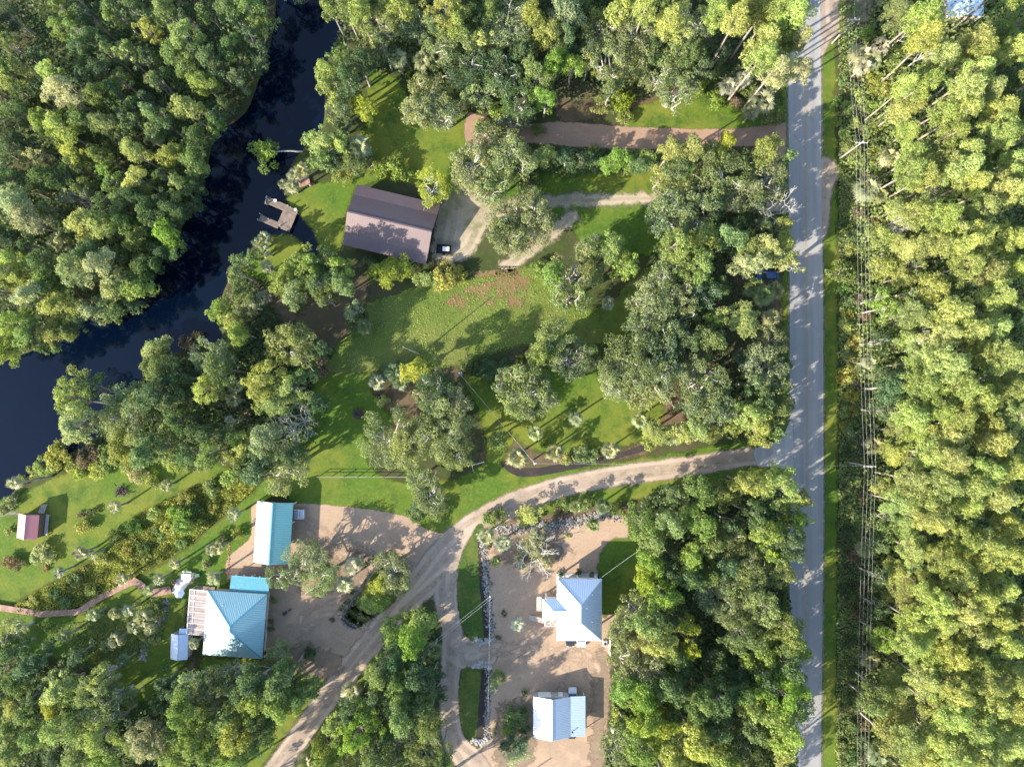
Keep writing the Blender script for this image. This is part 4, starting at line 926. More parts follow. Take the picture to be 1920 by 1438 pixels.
def make_oak(R_, H):
    cl, tubes = [], []; fork = H * .24; nl = int(6 + R_ * .5)
    tubes.append(([(0, 0, 0), (.1, .05, fork * .6), (0, 0, fork)], [H * .045, H * .034, H * .036], 8))
    for i in range(nl):
        a = 6.283 * (i + random.uniform(-.35, .35)) / nl; rr = R_ * random.uniform(.55, .9); e = Vector((rr * math.cos(a), rr * math.sin(a), H * random.uniform(.62, .9)))
        p = bend((0, 0, fork), e, .9, .75, 6); r0 = H * .022; tubes.append((p, [r0, r0 * .85, r0 * .7, r0 * .55, r0 * .42, r0 * .3, r0 * .15], 6)); cl.append((tuple(e), random.uniform(.16, .26) * R_))
        for j in range(5):
            s = p[random.randint(2, 5)]; a2 = a + random.uniform(-1.1, 1.1); q = s + Vector((math.cos(a2), math.sin(a2), random.uniform(.05, .5))) * random.uniform(.25, .45) * R_
            if q.to_2d().length > R_: q.xy *= R_ / q.to_2d().length
            tubes.append((bend(s, q, .4, .6, 4), [r0 * .4, r0 * .33, r0 * .26, r0 * .18, r0 * .08], 5)); cl.append((tuple(q), random.uniform(.15, .24) * R_))
            if random.random() < .5:
                q2 = q + Vector((random.gauss(0, 1), random.gauss(0, 1), random.uniform(.2, .9))) * .16 * R_; tubes.append((bend(q, q2, .2, .5, 3), [r0 * .16, r0 * .12, r0 * .1, r0 * .04], 4))
    for i in range(int(nl * 1.6)):
        a, rr = random.uniform(0, 6.283), R_ * math.sqrt(random.random()) * .8
        cl.append(((rr * math.cos(a), rr * math.sin(a), H * (.55 + .38 * math.sqrt(max(0, 1 - (rr / R_) ** 2))) * random.uniform(.88, 1)), random.uniform(.16, .26) * R_))
    return tubes, cl
def make_pine(R_, H):
    sway = Vector((random.gauss(0, .4), random.gauss(0, .4), 0)); ax = lambda z_: Vector((sway.x * (z_ / H) ** 2, sway.y * (z_ / H) ** 2, z_))
    tubes = [([ax(0), ax(H * .3), ax(H * .6), ax(H * .85), ax(H)], [.24, .2, .16, .1, .04], 7)]; cl = []
    lop = random.uniform(0, 6.28); nb = int(20 + R_ * 5.5); z0 = H * random.uniform(.63, .73)
    for i in range(nb):
        f = i / (nb - 1); z_ = z0 + (H - z0) * f ** .9; a = i * 2.4 + random.uniform(-.4, .4); prof = (.55 + .45 * math.sin(math.pi * min(1, f * 1.15 + .12))) * (1 - .72 * f ** 2.5)
        L = R_ * prof * random.uniform(.5, 1.12) * (1 + .28 * math.cos(a - lop)); s = ax(z_); e = s + Vector((math.cos(a) * L, math.sin(a) * L, L * random.uniform(.05, .4)))
        tubes.append((bend(s, e, .15, .2, 3), [.07, .05, .035, .015], 4)); cl.append((tuple(e), random.uniform(.48, .86)))
        if L > 1.7:
            for _ in range(2): cl.append((tuple(s + (e - s) * random.uniform(.5, .8) + Vector((random.gauss(0, .5), random.gauss(0, .5), .2))), random.uniform(.5, .8)))
    for _ in range(3):
        s = ax(z0 * random.uniform(.7, .95)); a = random.uniform(0, 6.28); tubes.append((bend(s, s + Vector((math.cos(a), math.sin(a), .1)) * random.uniform(.7, 1.6), 0, .2, 2), [.05, .03, .01], 4))
    cl.append((tuple(ax(H - .2)), .75)); return tubes, cl
def make_bush(R_, H):
    cl = []
    for i in range(int(7 + R_ * R_ * 2.2)):
        a, rr = random.uniform(0, 6.283), R_ * math.sqrt(random.random()) * .82; cr = random.uniform(.25, .42) * min(R_, 2.2)
        cl.append(((rr * math.cos(a), rr * math.sin(a), max(cr * .5, (H - cr) * math.sqrt(max(.05, 1 - (rr / R_) ** 2)) * random.uniform(.6, 1))), cr))
    tubes = [(bend((0, 0, 0), c, .1, .2, 3), [.06, .05, .03, .015], 4) for c, _ in cl[::2]]
    return tubes, cl
def make_palm(nf, droop):
    """fan palm head about 4.2 m across, origin at the top of the trunk"""
    V, T = [], []
    for i in range(nf):
        f = i / nf; a = i * 2.399 + random.uniform(-.2, .2); el = RAD(74) - RAD(100 + droop) * f ** .75 + random.gauss(0, .1)
        L = random.uniform(.4, .85); d = Vector((math.cos(a) * math.cos(el), math.sin(a) * math.cos(el), math.sin(el))); s = Vector((-math.sin(a), math.cos(a), 0)); n = d.cross(s)
        if n.z < 0: n = -n
        o = d * L - Vector((0, 0, .1 * L)); tn = .8 - .3 * f + random.gauss(0, .08)
        V += [s * -.025, s * .025, o + s * .02, o - s * .02]; T.append(.6)
        nl = 9; ft = random.gauss(0, .22)
        for k in range(nl):
            b = RAD(-46 + 92 * k / (nl - 1)); ll = random.uniform(1.1, 1.5) * (1 - .3 * abs(b) / 1.1)
            dd = d * math.cos(b) + s * math.sin(b); w_ = (s * math.cos(b) - d * math.sin(b)) * .085
            mid = o + dd * ll * .6 + n * .06 * abs(math.sin(b)); tip = o + dd * ll - Vector((0, 0, .28 * ll + .12 * random.random())); V += [o + n * .01, mid - w_, tip, mid + w_ + n * .05]; T.append(min(1, max(0, tn + ft + random.gauss(0, .1))))
    V = np.array([tuple(v) for v in V]); V[:, 2] = np.maximum(V[:, 2], -1.7)
    return quads_mesh('fronds', V, 'frond', np.array(T))
def make_dead(R_, H, n=6, twig=3):
    tubes = []
    def grow(p, d, L, r_, lv):
        q = p + d * L; tubes.append((bend(p, q, 0, .5, 3), [r_, r_ * .85, r_ * .72, r_ * .55], 5))
        if lv == 0: return
        for _ in range(3 if lv > 1 else twig):
            nd = (d + Vector((random.gauss(0, .6), random.gauss(0, .6), random.gauss(.05, .4)))).normalized(); grow(q, nd, L * random.uniform(.55, .8), r_ * .5, lv - 1)
    tubes.append(([(0, 0, 0), (.1, 0, H * .25)], [.2, .16], 6))
    for i in range(n):
        a = 6.283 * i / n + random.uniform(-.3, .3); d = Vector((math.cos(a) * .7, math.sin(a) * .7, .8)).normalized(); grow(Vector((.1, 0, H * .25)), d, H * .24, .1, 3)
    return tubes
PR = {}
def add_proto(kind, cls, R_, H, tr, cr): PR.setdefault(kind, {}).setdefault(cls, []).append((R_, H, tr, cr))
for d_, H, n in ((4.6, 11, 4), (7.0, 14, 5), (10.0, 15, 4)):
    for _ in range(n):
        tb, cl = make_hardwood(d_ / 2, H); add_proto('H', d_, d_ / 2, H, tube_mesh('trunk', tb, 'bark_grey'), leaves('crown', cl, 'leaf', .165, 175, .6, .85, .9))
for d_, H, n in ((6.0, 8, 4), (8.5, 10.5, 5), (11.5, 12, 4)):
    for _ in range(n):
        tb, cl = make_oak(d_ / 2, H); add_proto('O', d_, d_ / 2, H, tube_mesh('trunk', tb, 'bark_oak'), leaves('crown', cl, 'leaf', .145, 140, .58, .7, 1.0))
for d_, H, n in ((5.0, 19, 5), (7.0, 22, 9), (9.0, 23, 4)):
    for _ in range(n):
        tb, cl = make_pine(d_ / 2, H); add_proto('P', d_, d_ / 2, H, tube_mesh('trunk', tb, 'bark_pine'), leaves('crown', cl, 'needle', .20, 210, .27, .8, .95))
for d_, H, n in ((1.8, 1.1, 3), (3.4, 2.2, 4), (5.5, 3.4, 4)):
    for _ in range(n):
        tb, cl = make_bush(d_ / 2, H); add_proto('B', d_, d_ / 2, H, tube_mesh('stem', tb, 'bark_grey'), leaves('crown', cl, 'leaf', .17, 135, .62, .85, .65, -.3))
for nf, dr in ((17, 0), (20, 12), (16, -8), (21, 20), (15, 5), (18, 8), (19, 16)):
    tb = [([(0, 0, 0), (.04, .02, 2.5), (0, .05, 5), (0, 0, 7)], [.24, .19, .19, .21], 8)]; add_proto('C', 4.2, 2.1, 7.0, tube_mesh('trunk', tb, 'bark_palm'), make_palm(nf, dr))
for n, tw in ((7, 4), (6, 3), (6, 4)): add_proto('D', 7.0, 3.5, 9.0, tube_mesh('branches', make_dead(3.5, 9.0, n, tw), 'dead_wood'), None)
TINT = {'y': (.30, .34, .105), 'g': (.185, .24, .084), 'd': (.105, .155, .064), 'o': (.235, .275, .122), 'b': (.21, .295, .066), 'p': (.325, .35, .172), 'r': (.31, .29, .07), 'k': (.20, .15, .10), 'w': (.42, .42, .26), 'v': (.30, .345, .05), 'm': (.25, .275, .052)}
TW = {'y': 'yellow-green', 'g': 'mid-green', 'd': 'dark green', 'o': 'grey-green', 'b': 'bright green', 'p': 'pale green', 'r': 'golden yellow', 'k': 'reddish', 'w': 'straw-coloured', 'v': 'vivid lime-green'}
KN = {'Y': ('young_tree', 'young tree', 'young tree'), 'H': ('broadleaf_tree', 'broadleaf tree', 'tree'), 'O': ('oak_tree', 'spreading oak', 'oak tree'), 'P': ('pine_tree', 'tall pine', 'pine tree'), 'B': ('bush', 'bush', 'bush'), 'C': ('palm_tree', 'fan palm', 'palm tree'), 'D': ('dead_tree', 'bare dead tree', 'dead tree')}
HDEF = {'H': 13.5, 'O': 10.5, 'P': 21.0, 'C': 6.0, 'D': 9.0, 'B': 2.0}
ZC = {'H': .72, 'O': .72, 'P': .80, 'C': 1.0, 'D': .6, 'B': .5}
NOPLACE = [Line(ROAD_PX, 68)]
USED = {}; TREES = []
def tree(kind, tint, x, y, d, H=None, label=None, group=None, zone=''):
    if kind == 'P' and zone == 'east' and x < 1672: kind = 'H'; H = random.uniform(7, 10)
    if kind == 'H' and tint == 'o': kind = 'O'; H = H or 12.0
    d_m0 = d * MPP(6)
    if H is None:
        H = HDEF[kind] * random.uniform(.88, 1.12)
        if kind in 'HO': H *= min(1.12, max(.62, .55 + .45 * d / 62))
        if kind == 'H' and zone in ('southwest', 'south'): H *= 1.18 if x > 345 else .72
        if kind == 'H' and zone == 'southeast': H *= 1.1 if x < 1390 else 1.38
        if kind == 'O' and zone == 'centre': H *= 1.18
        if kind == 'B': H = max(.6, d_m0 * .62)
        if kind == 'P' and x > 1560: H = min(H, max(9, (1 - random.uniform(655, 720) / (x - 960)) * CAMH / .8))
    if kind == 'C' and zone == 'yard': H *= 1.25
    d *= random.uniform(.92, 1.1); z = H * ZC[kind]; c = P(x, y, z); dm = d * MPP(z) * (.86 if kind == 'P' else 1)
    tilt = None
    for keep, gap in ((RIVER, 1.3), (NOPLACE[0], .6)):
        f_ = lambda a, b: float(keep.sdf(np.array([a]), np.array([b]))[0])
        s0 = f_(c.x, c.y)
        if s0 > -gap and kind not in 'BD':
            g_ = Vector((f_(c.x + .5, c.y) - f_(c.x - .5, c.y), f_(c.x, c.y + .5) - f_(c.x, c.y - .5)))
            if g_.length > .2:
                mv = g_.normalized() * min(s0 + gap, z * .7); c = Vector((c.x - mv.x, c.y - mv.y, z)); tilt = Vector((mv.x, mv.y, z))
    cls = min(PR[kind], key=lambda k: abs(math.log(k / dm))); lst = PR[kind][cls]; key = (kind, cls); USED[key] = USED.get(key, random.randint(0, 9)) + 1
    R0, H0, tr, cr = lst[USED[key] % len(lst)]
    nm, kw, cat = KN['Y' if kind == 'H' and d <= 54 else kind]; r = empty(nm, (c.x, c.y, 0), random.uniform(0, 6.283)); r.empty_display_size = 1
    if tilt is not None: r.rotation_euler = (Vector((0, 0, 1)).rotation_difference(tilt).to_matrix() @ Matrix.Rotation(r.rotation_euler.z, 3, 'Z')).to_euler()
    if kind == 'C':
        t_ = link('trunk', tr, r); t_.scale = (1, 1, H / 7.0); o = link('fronds', cr, r, (0, 0, H)); o.scale = (dm / 4.2,) * 3
    else:
        r.scale = (dm / (2 * R0),) * 2 + (H / H0,); t_ = link('stem' if kind == 'B' else ('branches' if kind == 'D' else 'trunk'), tr, r); o = link('crown', cr, r) if cr else None
    if o is not None:
        f = random.uniform(.78, 1.2) * (.66 if kind == 'C' else 1.06 if kind == 'P' else 1); g = random.uniform(.86, 1.08); tc = TINT[tint]; o.color = (tc[0] * f * g, tc[1] * f, tc[2] * f * random.uniform(.8, 1.2), 1)
    TREES.append(dict(o=r, kind=kind, tint=tint, x=x, y=y, d=d, label=label, group=group, zone=zone)); return r
def plant(text, kind, tint, zone, group):
    for it in text.replace('\n', ' ').split(';'):
        it = it.strip()
        if not it: continue
        lab = None
        if '|' in it: it, lab = it.split('|')
        p = it.strip().split(','); k, t_ = kind, tint; H = None
        if len(p) > 3 and p[3]:
            for ch in p[3]:
                if ch in 'HOPBCD': k = ch
                else: t_ = ch
        if len(p) > 4: H = float(p[4])
        tree(k, t_, float(p[0]), float(p[1]), float(p[2]), H, lab, None if lab else group % ('young tree' if k == 'H' and float(p[2]) <= 54 else KN[k][2]), zone)
WEST = '''15,30,60,d,11;15,130,55;117,20,50;117,50,48;173,77,52,d;213,20,55;233,100,54,y;205,102,45;277,57,48,y;310,20,58;350,80,78,y,16;387,20,52;433,27,60;467,17,60;500,50,50;433,93,60,d;473,73,55,d;490,112,50,d;333,112,62;383,157,64,y;353,207,62,y;400,213,48,d;227,150,48,y;143,60,45;150,87,50,d;20,140,62,y;20,83,45;97,140,64,y;117,172,68,p;160,147,50,d;187,180,55;213,175,55,d;283,147,36,Co,9;247,200,50,d;275,190,50,d;80,227,58,y;113,240,68,y;33,213,60,d;160,227,55;200,233,55;240,222,50;283,213,50;313,233,50,d;287,260,50;253,287,58,y;187,292,55;140,290,60,y;70,293,45,p;20,273,60,d;323,293,58,y;360,307,62;367,263,60,d;403,233,45;197,317,45,b;140,310,50;260,337,68,y;83,337,60,d;150,350,50;333,350,55;363,347,48,d;123,367,38,Co,9;33,383,78,p;60,417,78,p;93,393,50;160,417,72,y,16;193,427,66,y;227,377,55;253,370,55,d;233,423,55;280,400,60,d;317,393,62,d;310,440,66,b;260,450,60;110,457,45,w;20,453,55,d;30,490,62,y;20,523,55,y;83,497,60,d;60,553,72,p;87,530,60;110,573,72,y;140,513,78,p;187,507,88,p,16;213,547,82,p;257,543,66,y;287,502,56,d;267,500,60;173,583,62,p;207,580,52,d;20,607,70,y;50,623,60;100,623,66,y;127,618,50;13,655,58,y;40,645,50,g;103,648,42,g;45,180,50,d;55,270,50,d;230,260,45,d;310,330,45,d;200,380,45,d;120,420,50,d;300,470,50,d;170,470,55,d;220,480,55,d;55,460,50,d;15,330,55,d;45,350,50,d;115,330,50,d;215,345,50;305,375,45,d;340,400,48,d;365,385,40,d;420,200,45,d;445,150,48,d;395,120,55,d;455,115,45,d;270,110,50,d;300,150,45,d;190,130,50,d;70,100,40,d;75,170,45,d;350,30,45,d;250,20,50,d;160,25,50,d;60,195,40,d;330,475,45,d;240,575,45,d;150,600,45,d;75,650,45,d'''
WEST += ';172,384,52,D,15|bare grey dead tree standing amid the western wood;315,20,40,D,15|bare dead tree near the top edge of the western wood'
plant(WEST, 'H', 'g', 'west', '%ss in the dense wood west of the river')
plant('-40,60,70;-50,150,70;-45,260,75;-40,360,70;-50,450,75;-40,540,70;-45,640,70;-110,100,80;-110,230,80;-110,360,80;-110,500,80;-110,620,80;100,-40,70;200,-45,70;300,-40,70;400,-45,70;480,-40,60', 'H', 'g', 'west', '%ss in the dense wood west of the river')
BANK = '''133,745,112,y,14;143,797,82,p;178,722,50;290,657,62,p,11;300,690,78,g,13;247,753,75,o;233,783,88,o;293,735,80,d;327,750,66,d;333,707,66,d;400,670,76,o;410,693,70,g;387,733,66,y;440,725,40,Cp,8;437,750,34,Cp,7;493,710,92,y,14;548,647,92,o,13;547,727,82,y,13;513,757,70,g;447,627,56,y;410,583,52,b,11;432,600,45,y;447,513,50,g;443,547,46,g;462,570,45,o;493,558,30,Cp,5;567,507,92,y,12.5;533,530,60,y;550,545,68,p,13;598,530,55,d;610,563,40,g;590,490,50,b;620,480,45,d;640,500,50,b,13;430,788,23,Cp,9.5|slim palm with a long leaning trunk over the dark bank;493,823,70,p;462,833,50,y;533,880,92,o,12;485,880,70,d;548,855,60,d;333,790,60,d;315,797,50,y;367,807,60,d;393,813,55,d;443,823,50,b;417,813,50,p;273,847,72,g;233,840,68,y;307,840,70,y;393,850,60,g;350,850,50,d;430,855,50,Bg;465,850,45,d;570,700,50,d;590,760,45,d;575,810,40,Bd;560,790,64,D,12|bare grey dead tree at the edge of the shaded lawn;535,812,64,D,13|pale dead tree behind the bright trees on the bank;113,857,64,Br;160,857,52,Bk;83,873,42,By;200,857,55,Bg;60,885,30,By;40,900,24,By;25,906,32,Cp,11|tall leaning-looking palm with a pale trunk at the river edge;257,887,42,Bw;310,910,30,Cp,4;213,950,32,Cp,5;285,905,30,By;350,640,30,Bk;370,632,26,Bk;360,650,24,Bk;150,885,35,By;180,880,40,By;240,870,40,By;330,868,40,By;365,870,40,Bg;20,940,30,Bo;5,955,26,Bo'''
plant(BANK, 'H', 'g', 'bank', '%ss on the east river bank')
TOP = '''673,20,70,Py,15;650,20,60,Hg;707,50,72;750,20,62,Hy;780,47,62;720,90,55,Hd;745,108,46,Cp,7;790,113,46,Cp,6.5;837,20,80,Hy;857,45,70,Hy;827,85,70;873,77,70,Hg;907,77,55,Hy;927,85,42,Cp,7;953,43,90;1003,43,70,Hy;1033,67,70,Hy;1060,20,70,Hp;980,100,62,Hd;880,133,80,d;930,133,80,d;900,173,62;807,187,98,o,10;780,205,60;835,212,66;953,143,70,d;973,187,70,d;1023,187,55,Hb;1007,140,62,Hg;1040,117,60,Hb;1073,127,60,Hb;1103,117,36,Hv;1133,110,82;1173,107,72;1133,50,80;1167,20,70,Hy;1183,67,82;1207,17,62,Py;1257,43,80,Py;1225,75,50,Hg;1233,133,82;1267,165,70;1273,117,70;1147,167,50,Hg;1170,187,46,Bv,5;1133,200,46,Bo;1173,222,34,By;1105,90,50,Hd;1060,70,60,Hd;1080,20,60,Hd;1100,10,50,Hg;920,20,60,Hg;900,40,50,Hd;700,15,50,Hd;820,50,50,Hd;1220,110,50,Hd;673,117,60,Hd;653,150,62,Hd;640,110,50,Hg;620,140,60,Hy;610,160,50,Hy;640,200,50,Hd;625,200,50,Hy;680,197,56,Hv,10|bright tree with a bare trunk at the edge of the north lawn;673,277,62,Cp,5;650,265,45,Hy,8;640,270,55,Hy,9;610,270,60,Hy,9;643,233,38,Cd,5;600,300,50,Hg,9;630,300,50,Hd,8;660,310,62,Hg,7;640,330,40,By;690,310,45,Bg;737,313,56,Bb;715,325,34,Bb;760,325,30,Bb;590,260,45,Hy,9;550,330,34,Cp,5;545,348,34,Cp,5;565,318,36,Cp,5;530,345,26,Cp,4;812,350,72,v,7|round vivid yellow-green tree at the barn's top edge;848,345,40,Bb;767,142,17,Bv;620,20,50,Hg;1297,50,80;1347,27,72,Py;1390,20,72,Py;1420,33,60,Py;1447,17,70,Py;1480,27,66,Py;1380,43,62,Py;1437,83,70,Py;1467,77,78,Py;1423,110,60,Py;1453,130,78,Pp;1493,127,50,Pp;1490,80,45,Pp;1323,87,50,Cd,6;1297,110,60,Hd;1313,133,50,Hd;1310,160,46,Bb;1335,130,45,Bg;1350,100,45,Hd;1365,162,42,Cw,6;1395,147,42,Cw,6;1340,187,42,Bb;1430,187,62,Cp,6;1447,213,60,Bg,4;1410,210,44,Cp,5;1380,190,30,Bk;1300,100,50,Hd;1330,60,50,Hd;1405,165,35,Bg'''
plant(TOP, 'O', 'o', 'north', '%ss in the wood north of the sand drive')
plant('560,-40,60;640,-45,70;730,-40,80;820,-45,80;910,-40,80;1000,-45,80;1090,-40,80;1180,-45,80;1270,-40,80;1360,-40,70,P;1440,-45,70,P', 'O', 'o', 'north', '%ss in the wood north of the sand drive')
MID = '''923,300,112,o,9;887,317,90;963,293,80;923,353,62;1023,293,62,Hy,8;993,343,48,Bg;923,250,50,d,6;960,232,56,d,6;935,215,34,Bb;990,215,34,Bw;1010,245,30,Bg;905,235,30,Bg;1060,300,45,Hd,7;1090,300,44,Hd,7;1067,310,44,Bd;1153,300,56,Hb,7;1180,310,40,Bb;1200,310,50,Hg,6;1113,280,24,Bb;1120,305,44,Bd;1215,295,40,Hb,6;993,377,56,o,7;973,417,112,o,9|broad grey-green oak standing between the two sandy tracks;1007,400,62,o;947,433,62,o;960,440,60,g;1257,283,62,Py,14;1267,317,72,Hg;1260,367,76;1257,410,82;1240,330,50,Hy;1285,400,60;1107,467,52;1147,467,60,Hg;1267,457,80,Hg;1165,480,40,Hy;1297,283,66,Py,15;1325,300,62,Hg;1360,270,42,Pv,13;1345,290,50,Hy;1440,280,66,Hy;1475,290,34,Hg;1400,300,50,Hd;1357,323,92,o;1437,337,82,o;1313,347,72;1380,360,70;1307,400,82;1345,390,50,Hd;1415,380,45,Hd;1458,388,80,D,16|bare silver-grey dead tree at the edge of the road;1310,450,72,Hy;1373,450,72,Hg;1470,425,46,Hy;1470,460,62,Hy;1437,463,62,Hp;1400,467,62,Hy;1313,500,72,Hg;1413,493,72,Hp;1480,497,52,Hp;1450,480,50,Hp;1430,420,40,Hd;1390,420,45,Hd'''
plant(MID, 'O', 'o', 'middle', '%ss between the sand drive and the meadow')
CEN = '''733,510,82,Hv,7|round golden-green tree below the barn;833,520,58,Br;862,515,34,Br;807,523,40,By;785,525,26,By;690,500,40,Bd;640,530,62,Hg,13;610,510,50,Hd,10;660,583,46,Hp,7;683,613,42,Cg,4;665,605,40,Bg;1040,515,62,Hb;1077,517,92,o;1070,557,62;1010,505,40,Bb;1110,500,50;1180,500,50,Hb;1250,507,62;1227,563,92;1220,607,102;1250,580,60;1140,568,36,Cp,4|small lone palm on the shaded meadow;1033,640,84;1073,677,72;1017,667,60,Hg;973,675,22,Bv;987,733,92;1007,747,72;953,713,60;1000,700,50;1107,683,36,Cp,4;1110,660,40,Hg;1183,677,110;1167,710,82;1233,680,90;1223,713,82;1150,720,50;1200,740,60;1270,600,60;1290,640,60,Hd;777,693,56,Hv,11|single bright yellow-green tree near the centre meadow edge;707,717,40,Cw,3;737,697,48,Cd,4;750,715,40,Cg,3.5;720,700,30,Bg;717,753,30,By;760,690,40,Bd;823,733,82,d,13.5;847,757,72,o,13;800,750,50;730,823,112,o,10|broad pale grey-green oak beside the rail fence;767,840,72;833,807,92;850,853,72;810,800,60,g;785,897,50,Ho,8;807,930,72,Ho,9;790,945,50,Hd,6;820,960,40,Bg;780,960,40,Bg;937,823,46,Hg,6;970,857,50,Cp,5|palm crowding the utility pole at the bed's end;1003,812,40,Cp,5;1080,785,36,Cp,6|lone palm casting a long shadow on the bright lawn;1040,848,42,Cp,4;1145,845,46,Cp,4;1087,850,36,Bg;1060,860,26,By;1110,855,30,Bg;1020,835,22,Bb;1200,787,40,Cp,5;1225,800,40,Cp,5;1233,807,62,Hy,7;1263,813,58,Cp,5;1215,830,34,By;880,683,42,Bd,3;917,697,46,Bd,3;900,690,36,Bd,2.5;945,690,40,Bd;1310,547,72,d;1290,530,50,Hg;1350,540,50,Hd;1433,553,56,Cg,6;1447,595,46,Cp,6;1415,540,46,Cg,5;1340,607,52,Hb;1390,603,76,Py,13;1360,590,50,Hy;1330,637,72,Hg;1430,687,76;1393,670,40,Cd,5;1313,723,96;1330,757,82;1300,687,60;1433,757,70,Hd;1407,780,82,Hy;1423,803,72,Hy;1460,770,62,Hg;1373,800,52,Hy;1307,800,66,Hy;1287,813,50,Hy;1345,780,50,Hg;1450,640,50;1460,720,50,Hg;1410,720,55,Hg;1455,545,40,Cg,6;1295,760,40,Hd;1460,810,40,Hg;1330,810,40,Hy;1280,560,60;1260,640,60;1300,580,50,Hd;1460,680,40,d;560,640,60,Hy;590,660,40,Bk;600,690,40,Bk;600,650,50,Hd;500,500,34,Cp,5;485,455,34,Cp,5;495,445,30,Cp,5;495,470,30,Cp,5;470,480,40,Hg,7;450,490,40,Hg,7'''
plant(CEN, 'O', 'o', 'centre', '%ss around the meadow and central lawns')
EAST = '''1690,23,76;1722,30,60;1740,80,72;1763,110,72;1822,86,70;1830,103,70;1872,62,60,Hg;1912,40,50,Hg;1880,80,60,Hg;1613,100,50,Cw,5;1650,88,44,Cw,6;1617,125,42,Cw,5;1636,112,44,Cp,5;1625,60,36,Bb;1680,133,42,By;1640,150,50,Br;1660,160,45,Br;1690,110,50,By;1830,140,70;1903,100,60;1727,160,62;1700,165,50;1813,167,62;1847,177,62;1680,213,62;1720,187,60;1760,207,62;1800,213,70;1867,217,80;1897,167,72,Hd;1907,217,72,Hd;1703,247,56;1873,253,76;1713,297,62;1667,293,46,Cw,6;1813,280,62;1773,253,62;1707,323,72;1730,337,72;1770,307,72;1800,320,70;1763,350,62,Hg;1817,340,62;1863,353,80;1910,300,62;1903,353,70;1627,352,60,Cp,6;1650,365,40,Cp,5;1680,393,62;1720,397,70;1760,400,62;1780,433,70;1847,393,62;1663,450,62;1703,457,62;1747,460,70;1890,450,72;1830,443,66;1640,290,40,By;1600,280,36,By;1580,513,52,Bg,4;1663,500,62;1687,520,56;1747,537,72;1813,500,76;1847,513,82;1860,557,80;1897,507,62;1713,590,72;1660,577,52,Hb;1780,580,72;1770,630,80;1693,640,62;1653,640,52,Hd;1813,620,62;1863,613,72;1907,580,62,d;1767,693,96;1730,680,80;1800,723,80;1723,713,82;1827,653,72;1880,667,80;1630,680,36,Cw,6;1670,727,72,Hd;1660,700,40,Hd;1897,727,72;1827,753,62;1703,773,72;1747,767,72;1793,780,72;1673,807,52;1723,813,72;1770,813,70;1847,800,70;1853,827,66;1903,787,60;1638,835,50,Cp,6;1660,840,40,Cp,5;1680,840,62;1747,850,80;1780,863,80;1813,900,90;1763,903,90;1713,900,80;1663,913,56;1680,940,70;1847,880,72;1890,873,72;1873,927,72;1800,937,72;1730,945,60;1697,987,80;1663,973,50,Hg;1747,977,72;1797,1010,76;1847,1020,80;1890,980,70;1903,1037,62;1713,1027,72;1763,1047,72;1813,1053,70;1680,1070,70;1667,1103,62;1697,1117,80;1723,1087,70;1790,1083,62;1877,1100,66,y;1830,1110,62;1747,1127,72;1753,1160,80;1797,1140,70;1707,1157,62;1863,1157,80;1900,1160,60;1657,1193,60,Hb;1703,1200,72;1747,1217,90;1780,1233,80;1827,1240,72;1880,1210,66;1830,1190,60;1633,1237,46,Cp,5;1680,1260,70;1690,1287,72;1730,1273,72;1780,1287,72;1847,1277,80;1897,1270,72;1907,1310,66;1863,1320,72;1647,1293,60,Hg;1637,1320,56,Hg;1690,1337,80;1740,1313,62;1780,1343,80;1820,1360,72;1663,1380,78,Hy;1707,1383,80;1757,1380,80;1730,1420,80;1780,1417,80;1830,1417,72;1880,1387,80;1903,1423,72;1647,1417,50,Cp,6;1625,1030,46,Cp,5;1650,1020,40,Hg;1645,1080,45,Hd;1650,1140,45,Hd;1650,560,40,Hb;1655,770,45,Hd;1850,300,55,Hd;1740,280,50,Hg;1850,460,50,Hg;1800,460,50;1720,500,50,Hg;1790,540,50,Hd;1830,580,50,Hd;1740,620,50,Hd;1890,620,50,Hd;1850,710,50,Hg;1690,600,45,Hd;1820,850,50,Hg;1720,860,50,Hg;1850,960,55,Hg;1780,960,50,Hg;1740,1010,50,Hd;1840,1070,50,Hg;1760,1090,45,Hd;1710,1060,45,Hg;1820,1200,50,Hg;1720,1240,50,Hd;1800,1310,50,Hg;1850,1230,50,Hd;1890,1350,50,Hg;1740,1350,50,Hd;1880,140,50,Hd;1790,150,50,Hg;1700,60,50,Hg'''
EAST += ';1735,655,56,D,17|pale bare dead trunk with side limbs amid the pines;1745,90,44,D,16|forked pale dead tree amid the upper pines;1715,1140,40,D,16|bare dead tree amid the lower pines;1690,420,40,D,14|bare dead tree at the pine wood edge'
plant(EAST, 'P', 'y', 'east', '%ss in the pine wood east of the road')
plant('1700,-40,75;1900,-40,80;1960,40,80;1960,140,80;1955,240,80;1960,340,80;1960,440,80;1960,540,80;1960,640,80;1960,740,80;1960,840,80;1960,940,80;1960,1040,80;1960,1140,80;1960,1240,80;1960,1340,80;1960,1440,80;1880,1470,80;1800,1475,80;1720,1470,80;1650,1475,70', 'P', 'y', 'east', '%ss in the pine wood east of the road')
